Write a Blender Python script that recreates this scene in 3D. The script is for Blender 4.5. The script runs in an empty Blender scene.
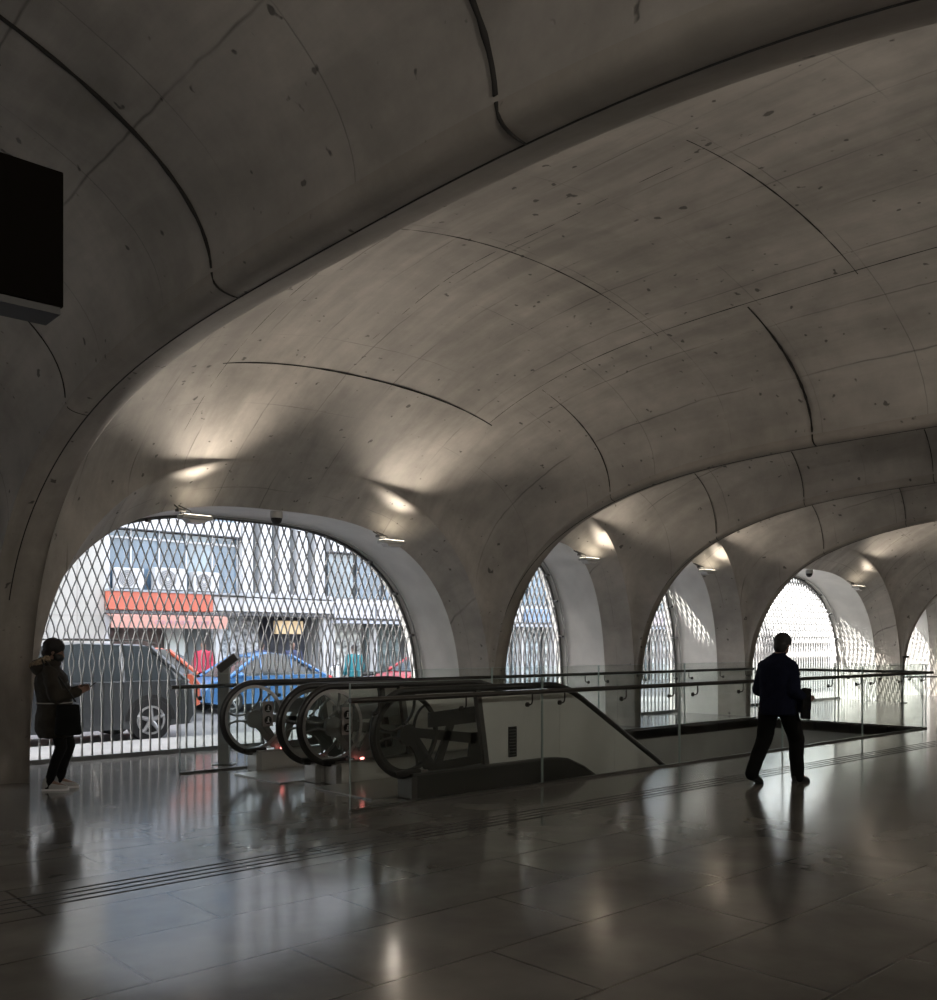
import bpy, bmesh, math, random
from mathutils import Vector, Matrix
random.seed(7)
S = bpy.context.scene
C = S.collection
PI = math.pi

# ------------------------------------------------------------------ camera
YAW = 47.6
cam_d = bpy.data.cameras.new('camera'); cam = bpy.data.objects.new('camera', cam_d); C.objects.link(cam)
cam.location = (0, 0, 1.6)
cam.rotation_euler = (PI/2, 0, math.radians(YAW-90))
cam_d.sensor_fit = 'HORIZONTAL'; cam_d.sensor_width = 36.0
cam_d.lens = 36.0*940/937
cam_d.shift_y = 145/937
cam_d.clip_start = 0.05; cam_d.clip_end = 500
S.camera = cam

# ------------------------------------------------------------------ sky, sun, exposure
W = bpy.data.worlds.new('world'); S.world = W; W.use_nodes = True
wn = W.node_tree.nodes; wl = W.node_tree.links
bg = wn['Background']
sky = wn.new('ShaderNodeTexSky'); sky.sky_type = 'NISHITA'; sky.sun_disc = False
sky.sun_elevation = math.radians(37.7); sky.sun_rotation = math.radians(-59)
sky.air_density = 1.0; sky.dust_density = 3.5; sky.ozone_density = 1.0
hs = wn.new('ShaderNodeHueSaturation'); hs.inputs['Saturation'].default_value = 0.40
wl.new(sky.outputs[0], hs.inputs['Color']); wl.new(hs.outputs[0], bg.inputs[0])
bg.inputs[1].default_value = 0.54
sl = bpy.data.lights.new('sun', 'SUN'); sl.energy = 8.5; sl.angle = math.radians(0.4); sl.color = (1, 0.965, 0.91)
sun = bpy.data.objects.new('sun', sl); C.objects.link(sun)
sun.rotation_euler = Vector((1, -0.6, -0.9)).to_track_quat('-Z', 'Y').to_euler()
sun.location = (0, 30, 40)
S.view_settings.view_transform = 'Standard'; S.view_settings.look = 'None'
S.view_settings.gamma = 1.0; S.view_settings.use_curve_mapping = False
S.view_settings.exposure = 1.5
UPLIGHT = 165.0; BACK_FILL = 125.0

# ------------------------------------------------------------------ helpers
def set_in(n, k, v):
    if k in n.inputs: n.inputs[k].default_value = v

def mat(name, col, rough=0.6, metal=0.0, noise=0.0, nscale=6.0, bump=0.0, spec=0.5, emit=None, estr=1.0, coat=0.0):
    m = bpy.data.materials.new(name); m.use_nodes = True
    nt = m.node_tree; b = nt.nodes['Principled BSDF']
    c4 = (col[0], col[1], col[2], 1)
    b.inputs['Base Color'].default_value = c4
    b.inputs['Roughness'].default_value = rough; b.inputs['Metallic'].default_value = metal
    set_in(b, 'Specular IOR Level', spec); set_in(b, 'Coat Weight', coat)
    if noise > 0 or bump > 0:
        tc = nt.nodes.new('ShaderNodeTexCoord'); nz = nt.nodes.new('ShaderNodeTexNoise')
        nz.inputs['Scale'].default_value = nscale; nz.inputs['Detail'].default_value = 5
        nt.links.new(tc.outputs['Object'], nz.inputs['Vector'])
        if noise > 0:
            r = nt.nodes.new('ShaderNodeMapRange')
            r.inputs['From Min'].default_value = 0.3; r.inputs['From Max'].default_value = 0.7
            r.inputs['To Min'].default_value = 1-noise; r.inputs['To Max'].default_value = 1+noise
            mx = nt.nodes.new('ShaderNodeVectorMath'); mx.operation = 'SCALE'
            mx.inputs[0].default_value = col[:3]
            nt.links.new(nz.outputs['Fac'], r.inputs['Value']); nt.links.new(r.outputs[0], mx.inputs['Scale'])
            nt.links.new(mx.outputs[0], b.inputs['Base Color'])
        if bump > 0:
            bp = nt.nodes.new('ShaderNodeBump'); bp.inputs['Strength'].default_value = bump; bp.inputs['Distance'].default_value = 0.02
            nt.links.new(nz.outputs['Fac'], bp.inputs['Height']); nt.links.new(bp.outputs[0], b.inputs['Normal'])
    if emit:
        set_in(b, 'Emission Color', (*emit, 1)); set_in(b, 'Emission Strength', estr)
    return m

def glass_mat(name, tint=(0.9, 0.95, 0.93), k=1.0, ior=1.45, rough=0.0):
    m = bpy.data.materials.new(name); m.use_nodes = True; nt = m.node_tree
    nt.nodes.remove(nt.nodes['Principled BSDF']); out = nt.nodes['Material Output']
    tr = nt.nodes.new('ShaderNodeBsdfTransparent'); tr.inputs[0].default_value = (*tint, 1)
    gl = nt.nodes.new('ShaderNodeBsdfGlossy'); gl.inputs['Roughness'].default_value = rough
    fr = nt.nodes.new('ShaderNodeFresnel'); ge = nt.nodes.new('ShaderNodeNewGeometry'); mr = nt.nodes.new('ShaderNodeMapRange')
    mr.inputs['To Min'].default_value = ior; mr.inputs['To Max'].default_value = 1/ior   # same reflectance entering and leaving the pane
    nt.links.new(ge.outputs['Backfacing'], mr.inputs['Value']); nt.links.new(mr.outputs[0], fr.inputs[0])
    mx = nt.nodes.new('ShaderNodeMixShader')
    nt.links.new(fr.outputs[0], mx.inputs[0]); nt.links.new(tr.outputs[0], mx.inputs[1]); nt.links.new(gl.outputs[0], mx.inputs[2])
    nt.links.new(mx.outputs[0], out.inputs[0])
    return m

def tag(o, label=None, cat=None, group=None, kind=None):
    if label: o['label'] = label
    if cat: o['category'] = cat
    if group: o['group'] = group
    if kind: o['kind'] = kind
    return o

def empty(name, loc=(0, 0, 0), rz=0.0, label=None, cat=None, group=None):
    o = bpy.data.objects.new(name, None); C.objects.link(o)
    o.empty_display_size = 0.2; o.location = loc; o.rotation_euler = (0, 0, rz)
    return tag(o, label, cat, group)

class MB:
    """collects closed shapes in one bmesh"""
    def __init__(s): s.bm = bmesh.new()
    def box(s, x0, x1, y0, y1, z0, z1, M=None):
        vs = [Vector((x, y, z)) for x in (x0, x1) for y in (y0, y1) for z in (z0, z1)]
        if M is not None: vs = [M @ v for v in vs]
        v = [s.bm.verts.new(p) for p in vs]
        for f in ((0,1,3,2),(4,6,7,5),(0,4,5,1),(2,3,7,6),(0,2,6,4),(1,5,7,3)):
            s.bm.faces.new([v[i] for i in f])
        return s
    def bbox(s, x0, x1, y0, y1, z0, z1, r=0.01, seg=2, M=None):
        t = MB().box(x0, x1, y0, y1, z0, z1)
        bmesh.ops.bevel(t.bm, geom=t.bm.edges[:], offset=r, segments=seg, affect='EDGES', profile=0.5)
        return s.add(t, M)
    def add(s, t, M=None):
        mp = {}
        for v in t.bm.verts: mp[v] = s.bm.verts.new(M @ v.co if M is not None else v.co)
        for f in t.bm.faces:
            try: s.bm.faces.new([mp[v] for v in f.verts])
            except ValueError: pass
        t.bm.free(); return s
    def rings(s, rings, cap=True, closed=False):
        vr = [[s.bm.verts.new(p) for p in r] for r in rings]
        n = len(vr[0]); m = len(vr)
        for i in range(m if closed else m-1):
            a, b = vr[i], vr[(i+1) % m]
            for j in range(n):
                try: s.bm.faces.new((a[j], a[(j+1) % n], b[(j+1) % n], b[j]))
                except ValueError: pass
        if cap and not closed:
            s.bm.faces.new(list(reversed(vr[0]))); s.bm.faces.new(vr[-1])
        return s
    def tube(s, pts, r, n=8, closed=False, ry=None, up=None):
        pts = [Vector(p) for p in pts]; m = len(pts); rr = r if isinstance(r, (list, tuple)) else [r]*m
        rings = []; prev = None
        for i, p in enumerate(pts):
            if closed: d = pts[(i+1) % m]-pts[i-1]
            else: d = pts[min(i+1, m-1)]-pts[max(i-1, 0)]
            if d.length < 1e-9: d = Vector((0, 0, 1))
            d.normalize()
            u = Vector(up) if up is not None else (prev if prev is not None else (Vector((0, 0, 1)) if abs(d.z) < 0.9 else Vector((1, 0, 0))))
            a = d.cross(u)
            if a.length < 1e-6: a = d.orthogonal()
            a.normalize(); b = a.cross(d).normalized(); prev = b
            ra = rr[i]; rb = ra if ry is None else ry
            rings.append([p + a*(math.cos(2*PI*k/n)*ra) + b*(math.sin(2*PI*k/n)*rb) for k in range(n)])
        return s.rings(rings, closed=closed)
    def cyl(s, a, b, r, n=16, r2=None):
        a = Vector(a); b = Vector(b); d = (b-a).normalized(); u = d.orthogonal().normalized(); w = d.cross(u)
        r2 = r if r2 is None else r2
        return s.rings([[p+u*(math.cos(2*PI*k/n)*q)+w*(math.sin(2*PI*k/n)*q) for k in range(n)] for p, q in ((a, r), (b, r2))])
    def ell(s, c, rx, ry=None, rz=None, M=None, seg=16, rg=10):
        ry = rx if ry is None else ry; rz = rx if rz is None else rz
        T = Matrix.Translation(Vector(c)) @ (M.to_4x4() if M is not None else Matrix()) @ Matrix.Diagonal((rx, ry, rz, 1))
        bmesh.ops.create_uvsphere(s.bm, u_segments=seg, v_segments=rg, radius=1, matrix=T); return s
    def limb(s, pts, rad, n=14):
        for i in range(len(pts)-1): s.cyl(pts[i], pts[i+1], rad[i], n, rad[i+1])
        for p, r in zip(pts, rad): s.ell(p, r, seg=n, rg=8)
        return s
    def loft(s, secs, n=24):
        """secs: (cx, cy, cz, rx, ry[, tilt]) horizontal ellipses"""
        rings = []
        for q in secs:
            cx, cy, cz, rx, ry = q[:5]; tl = q[5] if len(q) > 5 else 0.0
            rings.append([Vector((cx+math.cos(2*PI*k/n)*rx, cy+math.sin(2*PI*k/n)*ry, cz+math.cos(2*PI*k/n)*rx*tl)) for k in range(n)])
        return s.rings(rings)
    def prism(s, poly, y0, y1):
        """poly in x,z extruded along y"""
        a = [s.bm.verts.new((p[0], y0, p[1])) for p in poly]; b = [s.bm.verts.new((p[0], y1, p[1])) for p in poly]
        n = len(poly)
        for i in range(n): s.bm.faces.new((a[i], a[(i+1) % n], b[(i+1) % n], b[i]))
        s.bm.faces.new(list(reversed(a))); s.bm.faces.new(b); return s
    def annulus(s, cx, cz, r0, r1, y0, y1, n=48, a0=0, a1=2*PI):
        full = abs(a1-a0-2*PI) < 1e-6; m = n if full else n+1
        rings = []
        for k in range(m):
            t = a0+(a1-a0)*k/n; c, q = math.cos(t), math.sin(t)
            rings.append([Vector((cx+c*r, y, cz+q*r)) for r, y in ((r0, y0), (r1, y0), (r1, y1), (r0, y1))])
        return s.rings(rings, closed=full)
    def build(s, name, m, parent=None, smooth=None, fix=True):
        if fix: bmesh.ops.recalc_face_normals(s.bm, faces=s.bm.faces[:])
        me = bpy.data.meshes.new(name); s.bm.to_mesh(me); s.bm.free()
        if m is not None: me.materials.append(m)
        if smooth is not None:
            me.polygons.foreach_set('use_smooth', [True]*len(me.polygons))
            if smooth < 180:
                try: me.set_sharp_from_angle(angle=math.radians(smooth))
                except Exception: pass
        o = bpy.data.objects.new(name, me); C.objects.link(o)
        if parent is not None: o.parent = parent
        return o

def bake(o, voxel, smooth_iter=4, fac=0.5, noise=0.0, nsize=0.08):
    """union of overlapping closed shapes into one continuous surface"""
    r = o.modifiers.new('r', 'REMESH'); r.mode = 'VOXEL'; r.voxel_size = voxel; r.use_smooth_shade = True
    if smooth_iter:
        q = o.modifiers.new('s', 'SMOOTH'); q.iterations = smooth_iter; q.factor = fac
    if noise:
        tx = bpy.data.textures.new('folds', 'CLOUDS'); tx.noise_scale = nsize
        d = o.modifiers.new('d', 'DISPLACE'); d.texture = tx; d.strength = noise; d.texture_coords = 'LOCAL'
    dg = bpy.context.evaluated_depsgraph_get(); dg.update()
    me = bpy.data.meshes.new_from_object(o.evaluated_get(dg)); o.modifiers.clear()
    o.data = me
    me.polygons.foreach_set('use_smooth', [True]*len(me.polygons))
    return o

def kids(o): return [c for c in C.objects if c.parent == o]
def copy_tree(o, parent=None):
    c = o.copy(); C.objects.link(c)
    if parent is not None: c.parent = parent
    for k in kids(o): copy_tree(k, c)
    return c

# ------------------------------------------------------------------ materials
def concrete(name, base, dark, lines=True, rough=0.75):
    m = bpy.data.materials.new(name); m.use_nodes = True; nt = m.node_tree; N = nt.nodes; L = nt.links
    b = N['Principled BSDF']; b.inputs['Roughness'].default_value = rough
    tc = N.new('ShaderNodeTexCoord')
    def noise(sc, det, rg=0.55, dist=0.0, scl=None):
        n = N.new('ShaderNodeTexNoise'); n.inputs['Scale'].default_value = sc; n.inputs['Detail'].default_value = det
        n.inputs['Roughness'].default_value = rg; n.inputs['Distortion'].default_value = dist
        if scl:
            mp = N.new('ShaderNodeMapping'); mp.inputs['Scale'].default_value = scl
            L.new(tc.outputs['Object'], mp.inputs['Vector']); L.new(mp.outputs[0], n.inputs['Vector'])
        else: L.new(tc.outputs['Object'], n.inputs['Vector'])
        return n.outputs['Fac']
    def rng(v, a, b_, c, d):
        r = N.new('ShaderNodeMapRange'); r.inputs['From Min'].default_value = a; r.inputs['From Max'].default_value = b_
        r.inputs['To Min'].default_value = c; r.inputs['To Max'].default_value = d; L.new(v, r.inputs['Value']); return r.outputs[0]
    def math_(op, a, b_):
        x = N.new('ShaderNodeMath'); x.operation = op
        for i, v in enumerate((a, b_)):
            if isinstance(v, (int, float)): x.inputs[i].default_value = v
            else: L.new(v, x.inputs[i])
        return x.outputs[0]
    big = rng(noise(0.55, 6, 0.6, 0.6), 0.32, 0.68, 0, 1)
    mid = rng(noise(3.0, 8, 0.7), 0.3, 0.7, 0.90, 1.08)
    streak = rng(noise(1.0, 5, 0.6, 0.3, (4.0, 0.5, 1.2)), 0.35, 0.65, 0.85, 1.10)
    pit = rng(noise(9.0, 2, 0.4), 0.25, 0.29, 0.35, 1.0)
    mix = N.new('ShaderNodeMix'); mix.data_type = 'RGBA'
    mix.inputs['A'].default_value = (*dark, 1); mix.inputs['B'].default_value = (*base, 1)
    L.new(big, mix.inputs['Factor'])
    f = math_('MULTIPLY', math_('MULTIPLY', mid, streak), pit)
    if lines:
        sp = N.new('ShaderNodeSeparateXYZ'); L.new(tc.outputs['Object'], sp.inputs[0])
        wob = math_('MULTIPLY', noise(1.2, 3), 0.08)
        def seam(o, per, w, lo):
            a = math_('ADD', o, wob); fr = math_('FRACT', math_('DIVIDE', a, per), 0)
            d = math_('ABSOLUTE', math_('SUBTRACT', fr, 0.5), 0)
            return rng(d, 0, w, lo, 1)
        msk = rng(noise(0.9, 3), 0.42, 0.6, 0, 1)
        s1 = seam(sp.outputs[0], 0.735, 0.016, 0.45)
        s1 = math_('ADD', math_('MULTIPLY', math_('SUBTRACT', s1, 1), msk), 1)
        s2 = seam(sp.outputs[1], 1.25, 0.006, 0.55)
        s2 = math_('ADD', math_('MULTIPLY', math_('SUBTRACT', s2, 1), msk), 1)
        f = math_('MULTIPLY', f, math_('MULTIPLY', s1, s2))
    vm = N.new('ShaderNodeVectorMath'); vm.operation = 'SCALE'
    L.new(mix.outputs['Result'], vm.inputs[0]); L.new(f, vm.inputs['Scale']); L.new(vm.outputs[0], b.inputs['Base Color'])
    bp = N.new('ShaderNodeBump'); bp.inputs['Strength'].default_value = 0.35; bp.inputs['Distance'].default_value = 0.02
    L.new(f, bp.inputs['Height']); L.new(bp.outputs[0], b.inputs['Normal'])
    return m

def floor_material():
    m = bpy.data.materials.new('polished_stone_tiles'); m.use_nodes = True; nt = m.node_tree; N = nt.nodes; L = nt.links
    b = N['Principled BSDF']; tc = N.new('ShaderNodeTexCoord')
    br = N.new('ShaderNodeTexBrick'); br.inputs['Scale'].default_value = 1.0
    br.inputs['Brick Width'].default_value = 1.5; br.inputs['Row Height'].default_value = 0.75; br.offset = 0.5
    br.inputs['Mortar Size'].default_value = 0.009; br.inputs['Mortar Smooth'].default_value = 0.1
    br.inputs['Color1'].default_value = (0.9, 0.9, 0.9, 1); br.inputs['Color2'].default_value = (1.15, 1.15, 1.15, 1)
    br.inputs['Mortar'].default_value = (0.35, 0.35, 0.35, 1)
    mp = N.new('ShaderNodeMapping'); mp.inputs['Location'].default_value = (0.35, 0.2, 0)
    L.new(tc.outputs['Object'], mp.inputs[0]); L.new(mp.outputs[0], br.inputs['Vector'])
    nz = N.new('ShaderNodeTexNoise'); nz.inputs['Scale'].default_value = 1.7; nz.inputs['Detail'].default_value = 7
    L.new(tc.outputs['Object'], nz.inputs['Vector'])
    r1 = N.new('ShaderNodeMapRange'); r1.inputs['From Min'].default_value = .3; r1.inputs['From Max'].default_value = .7
    r1.inputs['To Min'].default_value = 0.75; r1.inputs['To Max'].default_value = 1.25; L.new(nz.outputs['Fac'], r1.inputs['Value'])
    v1 = N.new('ShaderNodeVectorMath'); v1.operation = 'MULTIPLY'; v1.inputs[1].default_value = (0.20, 0.192, 0.176)
    L.new(br.outputs['Color'], v1.inputs[0])
    v2 = N.new('ShaderNodeVectorMath'); v2.operation = 'SCALE'; L.new(v1.outputs[0], v2.inputs[0]); L.new(r1.outputs[0], v2.inputs['Scale'])
    L.new(v2.outputs[0], b.inputs['Base Color'])
    r2 = N.new('ShaderNodeMapRange'); r2.inputs['From Min'].default_value = .3; r2.inputs['From Max'].default_value = .7
    r2.inputs['To Min'].default_value = 0.115; r2.inputs['To Max'].default_value = 0.15; L.new(nz.outputs['Fac'], r2.inputs['Value'])
    L.new(r2.outputs[0], b.inputs['Roughness'])
    nb = N.new('ShaderNodeTexNoise'); nb.inputs['Scale'].default_value = 0.9; nb.inputs['Detail'].default_value = 2
    L.new(tc.outputs['Object'], nb.inputs['Vector'])
    bp = N.new('ShaderNodeBump'); bp.inputs['Strength'].default_value = 0.22; bp.inputs['Distance'].default_value = 0.01
    ad = N.new('ShaderNodeMath'); ad.operation = 'SUBTRACT'
    ml = N.new('ShaderNodeMath'); ml.operation = 'MULTIPLY'; ml.inputs[1].default_value = 0.25
    L.new(br.outputs['Fac'], ml.inputs[0]); L.new(nb.outputs['Fac'], ad.inputs[0]); L.new(ml.outputs[0], ad.inputs[1])
    L.new(ad.outputs[0], bp.inputs['Height']); L.new(bp.outputs[0], b.inputs['Normal'])
    set_in(b, 'Specular IOR Level', 0.75)
    return m

M = {}
M['concrete'] = concrete('board_marked_concrete', (0.48, 0.445, 0.40), (0.31, 0.288, 0.26))
M['rib'] = concrete('arch_concrete', (0.42, 0.38, 0.335), (0.29, 0.265, 0.23), lines=False)
M['plaster'] = mat('reveal_plaster', (0.64, 0.63, 0.60), 0.6, noise=0.08, nscale=2.5, bump=0.1)
M['floor'] = floor_material()
M['joint'] = mat('joint_black', (0.02, 0.018, 0.016), 0.9)
M['groove'] = mat('tactile_groove', (0.03, 0.028, 0.026), 0.5)
M['tactile'] = mat('tactile_rib', (0.16, 0.15, 0.135), 0.35)
M['grille'] = mat('grille_steel', (0.19, 0.19, 0.188), 0.5, metal=0.15)
M['frame'] = mat('frame_steel', (0.16, 0.16, 0.155), 0.45, metal=0.6)
M['pipe'] = mat('pipe_grey', (0.36, 0.36, 0.34), 0.5, metal=0.3)
M['rubber'] = mat('handrail_rubber', (0.018, 0.017, 0.016), 0.28, spec=0.6)
M['steel'] = mat('brushed_steel', (0.55, 0.54, 0.52), 0.3, metal=0.9, noise=0.05, nscale=20)
M['steeldk'] = mat('dark_steel', (0.14, 0.135, 0.125), 0.38, metal=0.7)
M['spider'] = mat('cast_frame_grey', (0.19, 0.2, 0.19), 0.45, metal=0.4)
M['panel'] = mat('escalator_panel', (0.66, 0.645, 0.61), 0.42, metal=0.0, noise=0.04, nscale=4)
M['dark'] = mat('dark_cladding', (0.05, 0.048, 0.043), 0.35, metal=0.2)
M['black'] = mat('black_matt', (0.012, 0.011, 0.010), 0.6)
M['glass'] = glass_mat('guard_glass', (0.95, 0.97, 0.96))
M['wellwall'] = mat('well_wall_plaster', (0.42, 0.41, 0.385), 0.6, noise=0.08, nscale=2)
M['slabedge'] = mat('slab_edge_stone', (0.15, 0.145, 0.135), 0.4)
M['rail'] = mat('rail_dark_metal', (0.07, 0.065, 0.058), 0.3, metal=0.7)
M['lampbody'] = mat('lamp_body', (0.45, 0.44, 0.42), 0.4, metal=0.3)
M['lens'] = mat('lamp_lens', (0.9, 0.88, 0.8), 0.2, emit=(1, 0.88, 0.7), estr=2.5)
M['signblack'] = mat('sign_black', (0.004, 0.003, 0.002), 0.9, spec=0.05)
M['signgrey'] = mat('sign_grey', (0.05, 0.048, 0.045), 0.5)
M['white'] = mat('white_paint', (0.75, 0.75, 0.74), 0.5, noise=0.04)
M['asphalt'] = mat('asphalt', (0.14, 0.14, 0.142), 0.85, noise=0.15, nscale=3, bump=0.2)
M['pave'] = mat('pavement_stone', (0.20, 0.197, 0.19), 0.8, noise=0.1, nscale=2)

# ------------------------------------------------------------------ hall geometry
YC = 5.0
AR, BR, NR = 6.6, 4.08, 2.9           # transverse arch: half span, rise, squareness
DE = 0.16                              # rounding of the arch edge
HW = 3.58; YR0, YR1 = 7.1, 8.3         # window tunnels, distances from the centre line
VB = [(-4.6, 3.1), (3.58, 10.98), (11.25, 14.88), (15.06, 18.92), (19.12, 27.10), (27.27, 30.9), (31.1, 34.9)]   # vault bays
FL = 0.10                              # the bays narrow by this much towards the windows
BAYS = [(a+FL, b-FL) for a, b in VB]
A1, B1 = AR-DE, BR+DE*0.8

def nose(v): return DE*(1-(1-abs(v)**2.6)**(1/2.6)) if abs(v) < 1 else DE
def edge_h(d):
    d = abs(d)
    return 0.0 if d >= A1 else B1*(1-(d/A1)**NR)**(1/NR)
def crest(d, bay=(0, 8)):
    w = min(abs(d)/YR0, 1.0); return HW + (2.17 if bay[1]-bay[0] > 5 else 1.75)*(1-w**3.1)
def nsq(d): return 1.95 + 0.85*min(abs(d)/YR0, 1.0)**3
def flare(d): return FL*min(1.0, max(0.0, (YR0-abs(d))/0.6))**0.6
def vault_z(bay, X, Y):
    x0, x1 = bay; e = flare(Y-YC); x0 -= e; x1 += e; u = min(abs((X-(x0+x1)/2)/((x1-x0)/2)), 1.0); d = Y-YC; n = nsq(d); a = edge_h(d)
    return a + (crest(d, bay)-a)*(1-u**n)**(1/n)

# vault shell: one surface per bay, joined in one ceiling mesh
cm = MB()
th = [PI*i/96 for i in range(97)]
ds = []
for t in th:
    c = math.cos(t); ds.append((c > 0)*2*A1*abs(c)**(2/NR)/2 - (c <= 0)*A1*abs(c)**(2/NR))
_e = [YR0-(YR0-A1)*k/6 for k in range(6)]
ds = _e + ds + [-q for q in reversed(_e)]
NP = 64
for bay in BAYS:
    xc = (bay[0]+bay[1])/2; hw = (bay[1]-bay[0])/2; rows = []
    for d in ds:
        a = edge_h(d); cr = crest(d, bay); n = nsq(d); row = []; hw = (bay[1]-bay[0])/2+flare(d)
        for k in range(NP+1):
            f = PI*k/NP; c = -math.cos(f); q = abs(c)**(2/n)*(1 if c > 0 else -1)
            row.append(cm.bm.verts.new((xc+hw*q, YC+d, a+(cr-a)*max(math.sin(f), 0)**(2/n))))
        rows.append(row)
    for i in range(len(rows)-1):
        for k in range(NP): cm.bm.faces.new((rows[i][k], rows[i+1][k], rows[i+1][k+1], rows[i][k+1]))
tag(cm.build('ceiling', M['concrete'], smooth=60, fix=False), kind='structure')

# transverse arches running down into columns
def rib(xa, xb, name):
    r = MB(); xm = (xa+xb)/2; h = (xb-xa)/2; rows = []
    for i in range(15):
        v = -math.cos(PI*i/14); dl = nose(v); a = AR-dl; b = BR+dl*0.8; row = []
        for t in th:
            c = math.cos(t); q = abs(c)**(2/NR)*(1 if c > 0 else -1)
            row.append(r.bm.verts.new((xm+h*v, YC+a*q, b*max(math.sin(t), 0)**(2/NR))))
        rows.append(row)
    for i in range(14):
        for k in range(len(th)-1): r.bm.faces.new((rows[i][k], rows[i][k+1], rows[i+1][k+1], rows[i+1][k]))
    return tag(r.build(name, M['rib'], smooth=50), kind='structure')
ribs = [(-5.1, -4.6)] + [(VB[i][1], VB[i+1][0]) for i in range(len(VB)-1)] + [(34.9, 35.4)]
wribs = [(-5.1, -4.6+FL)] + [(BAYS[i][1], BAYS[i+1][0]) for i in range(len(BAYS)-1)] + [(34.9-FL, 35.4)]
tn = 1
for xa, xb in ribs: rib(xa, xb, 'trim_%d' % tn); tn += 1

# black shadow joints pressed into the vault
def joint(bay, P, r):
    b = MB(); ps = []
    for x, y in P:
        x0, x1 = bay; xc = (x0+x1)/2; z = vault_z(bay, x, y); nx = max(-1, min(1, (x-xc)/((x1-x0)/2)))**5
        ps.append(Vector((x-nx*0.004, y, z+0.004*(1-abs(nx)))))
    n = len(ps); rr = [r*(0.75+0.5*random.random())*(0.6+0.4*math.sin(PI*i/(n-1))) for i in range(n)]
    b.tube(ps, rr, n=6); return b
RT = -0.15
def rib_joint(bay, y, side, r):
    vb = min(VB, key=lambda q: abs(q[0]+q[1]-bay[0]-bay[1])); i = VB.index(vb)
    if side > 0: xa, xb, vs = vb[1], VB[i+1][0] if i+1 < len(VB) else 35.4, [-1+(RT+1)*k/10 for k in range(11)]
    else: xa, xb, vs = (VB[i-1][1] if i else -5.1), vb[0], [1+(RT-1)*k/10 for k in range(11)]
    ps = []
    for v in vs:
        dl = nose(v); a = AR-dl; b = BR+dl*0.8; d = min(abs(y-YC)/a, 1)
        ps.append(((xa+xb)/2+(xb-xa)/2*v, y, b*(1-d**NR)**(1/NR)-0.001))
    return MB().tube(ps, [r*(1-0.5*k/10) for k in range(11)], n=6)
def seg(a, b, n, f): return [f(a+(b-a)*i/n) for i in range(n+1)]
def cross(bay, u0, u1, y, n=30):
    """joint across the bay; u from -1 to 1, sampled by angle so that steep flanks stay smooth"""
    xc = (bay[0]+bay[1])/2; hw = (bay[1]-bay[0])/2+flare(y-YC); a0, a1 = math.asin(u0), math.asin(u1)
    return [(xc+hw*math.sin(a0+(a1-a0)*i/n), y) for i in range(n+1)]
jb = MB()
for bay in BAYS:
    w = bay[1]-bay[0]; xc = (bay[0]+bay[1])/2; hw = w/2
    if w > 5:
        for y in (9.9, 6.95, 4.45, 1.9, -0.6):
            jb.add(joint(bay, cross(bay, -0.56 if y != 4.45 else -0.22, 0.60, y), 0.014 if y > 9 else 0.009))
        for y, r in ((8.9, 0.008), (6.05 if bay[0] < 0 else 5.72, 0.018), (3.2, 0.022), (0.6, 0.012)):
            jb.add(joint(bay, cross(bay, 0.25 if bay[0] < 0 else 0.60, 0.9998, y), r)); jb.add(rib_joint(bay, y, 1, r*0.6))
        for y in (8.4, 5.6, 3.0): jb.add(joint(bay, cross(bay, -0.9995, -0.56, y), 0.009))
        jb.add(joint(bay, seg(11.0, -1.0, 60, lambda t: (xc-hw*0.56, t)), 0.006))
        jb.add(joint(bay, seg(9.9, 3.2, 60, lambda t: (xc-hw*0.13+0.03*math.sin(t*2.3), t)), 0.006))
        jb.add(joint(bay, seg(9.9, -1.0, 60, lambda t: (xc+hw*0.60, t)), 0.008))
    else:
        for y in (9.6, 7.9, 5.8, 3.4, 1.0): jb.add(joint(bay, cross(bay, -0.9995, 0.9995, y), 0.007)); jb.add(rib_joint(bay, y, 1, 0.005))
        jb.add(joint(bay, seg(10.0, -1.0, 60, lambda t: (xc+0.5, t)), 0.006))
tag(jb.build('trim_%d' % tn, M['joint'], smooth=180), kind='structure'); tn += 1
# the fine line where each arch was cast against its vault
eb = MB()
for xa, xb in ribs[1:]:
    for v in (-0.15,):
        xm = (xa+xb)/2; h = (xb-xa)/2; dl = nose(v); a = AR-dl; b = BR+dl*0.8
        pts = []
        for t in th[12:-12]:
            c = math.cos(t); q = abs(c)**(2/NR)*(1 if c > 0 else -1)
            pts.append((xm+h*v+0.004*math.sin(9*t), YC+a*q, b*math.sin(t)**(2/NR)))
        eb.tube(pts, 0.006, n=5)
tag(eb.build('trim_%d' % tn, M['joint'], smooth=180), kind='structure'); tn += 1

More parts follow.
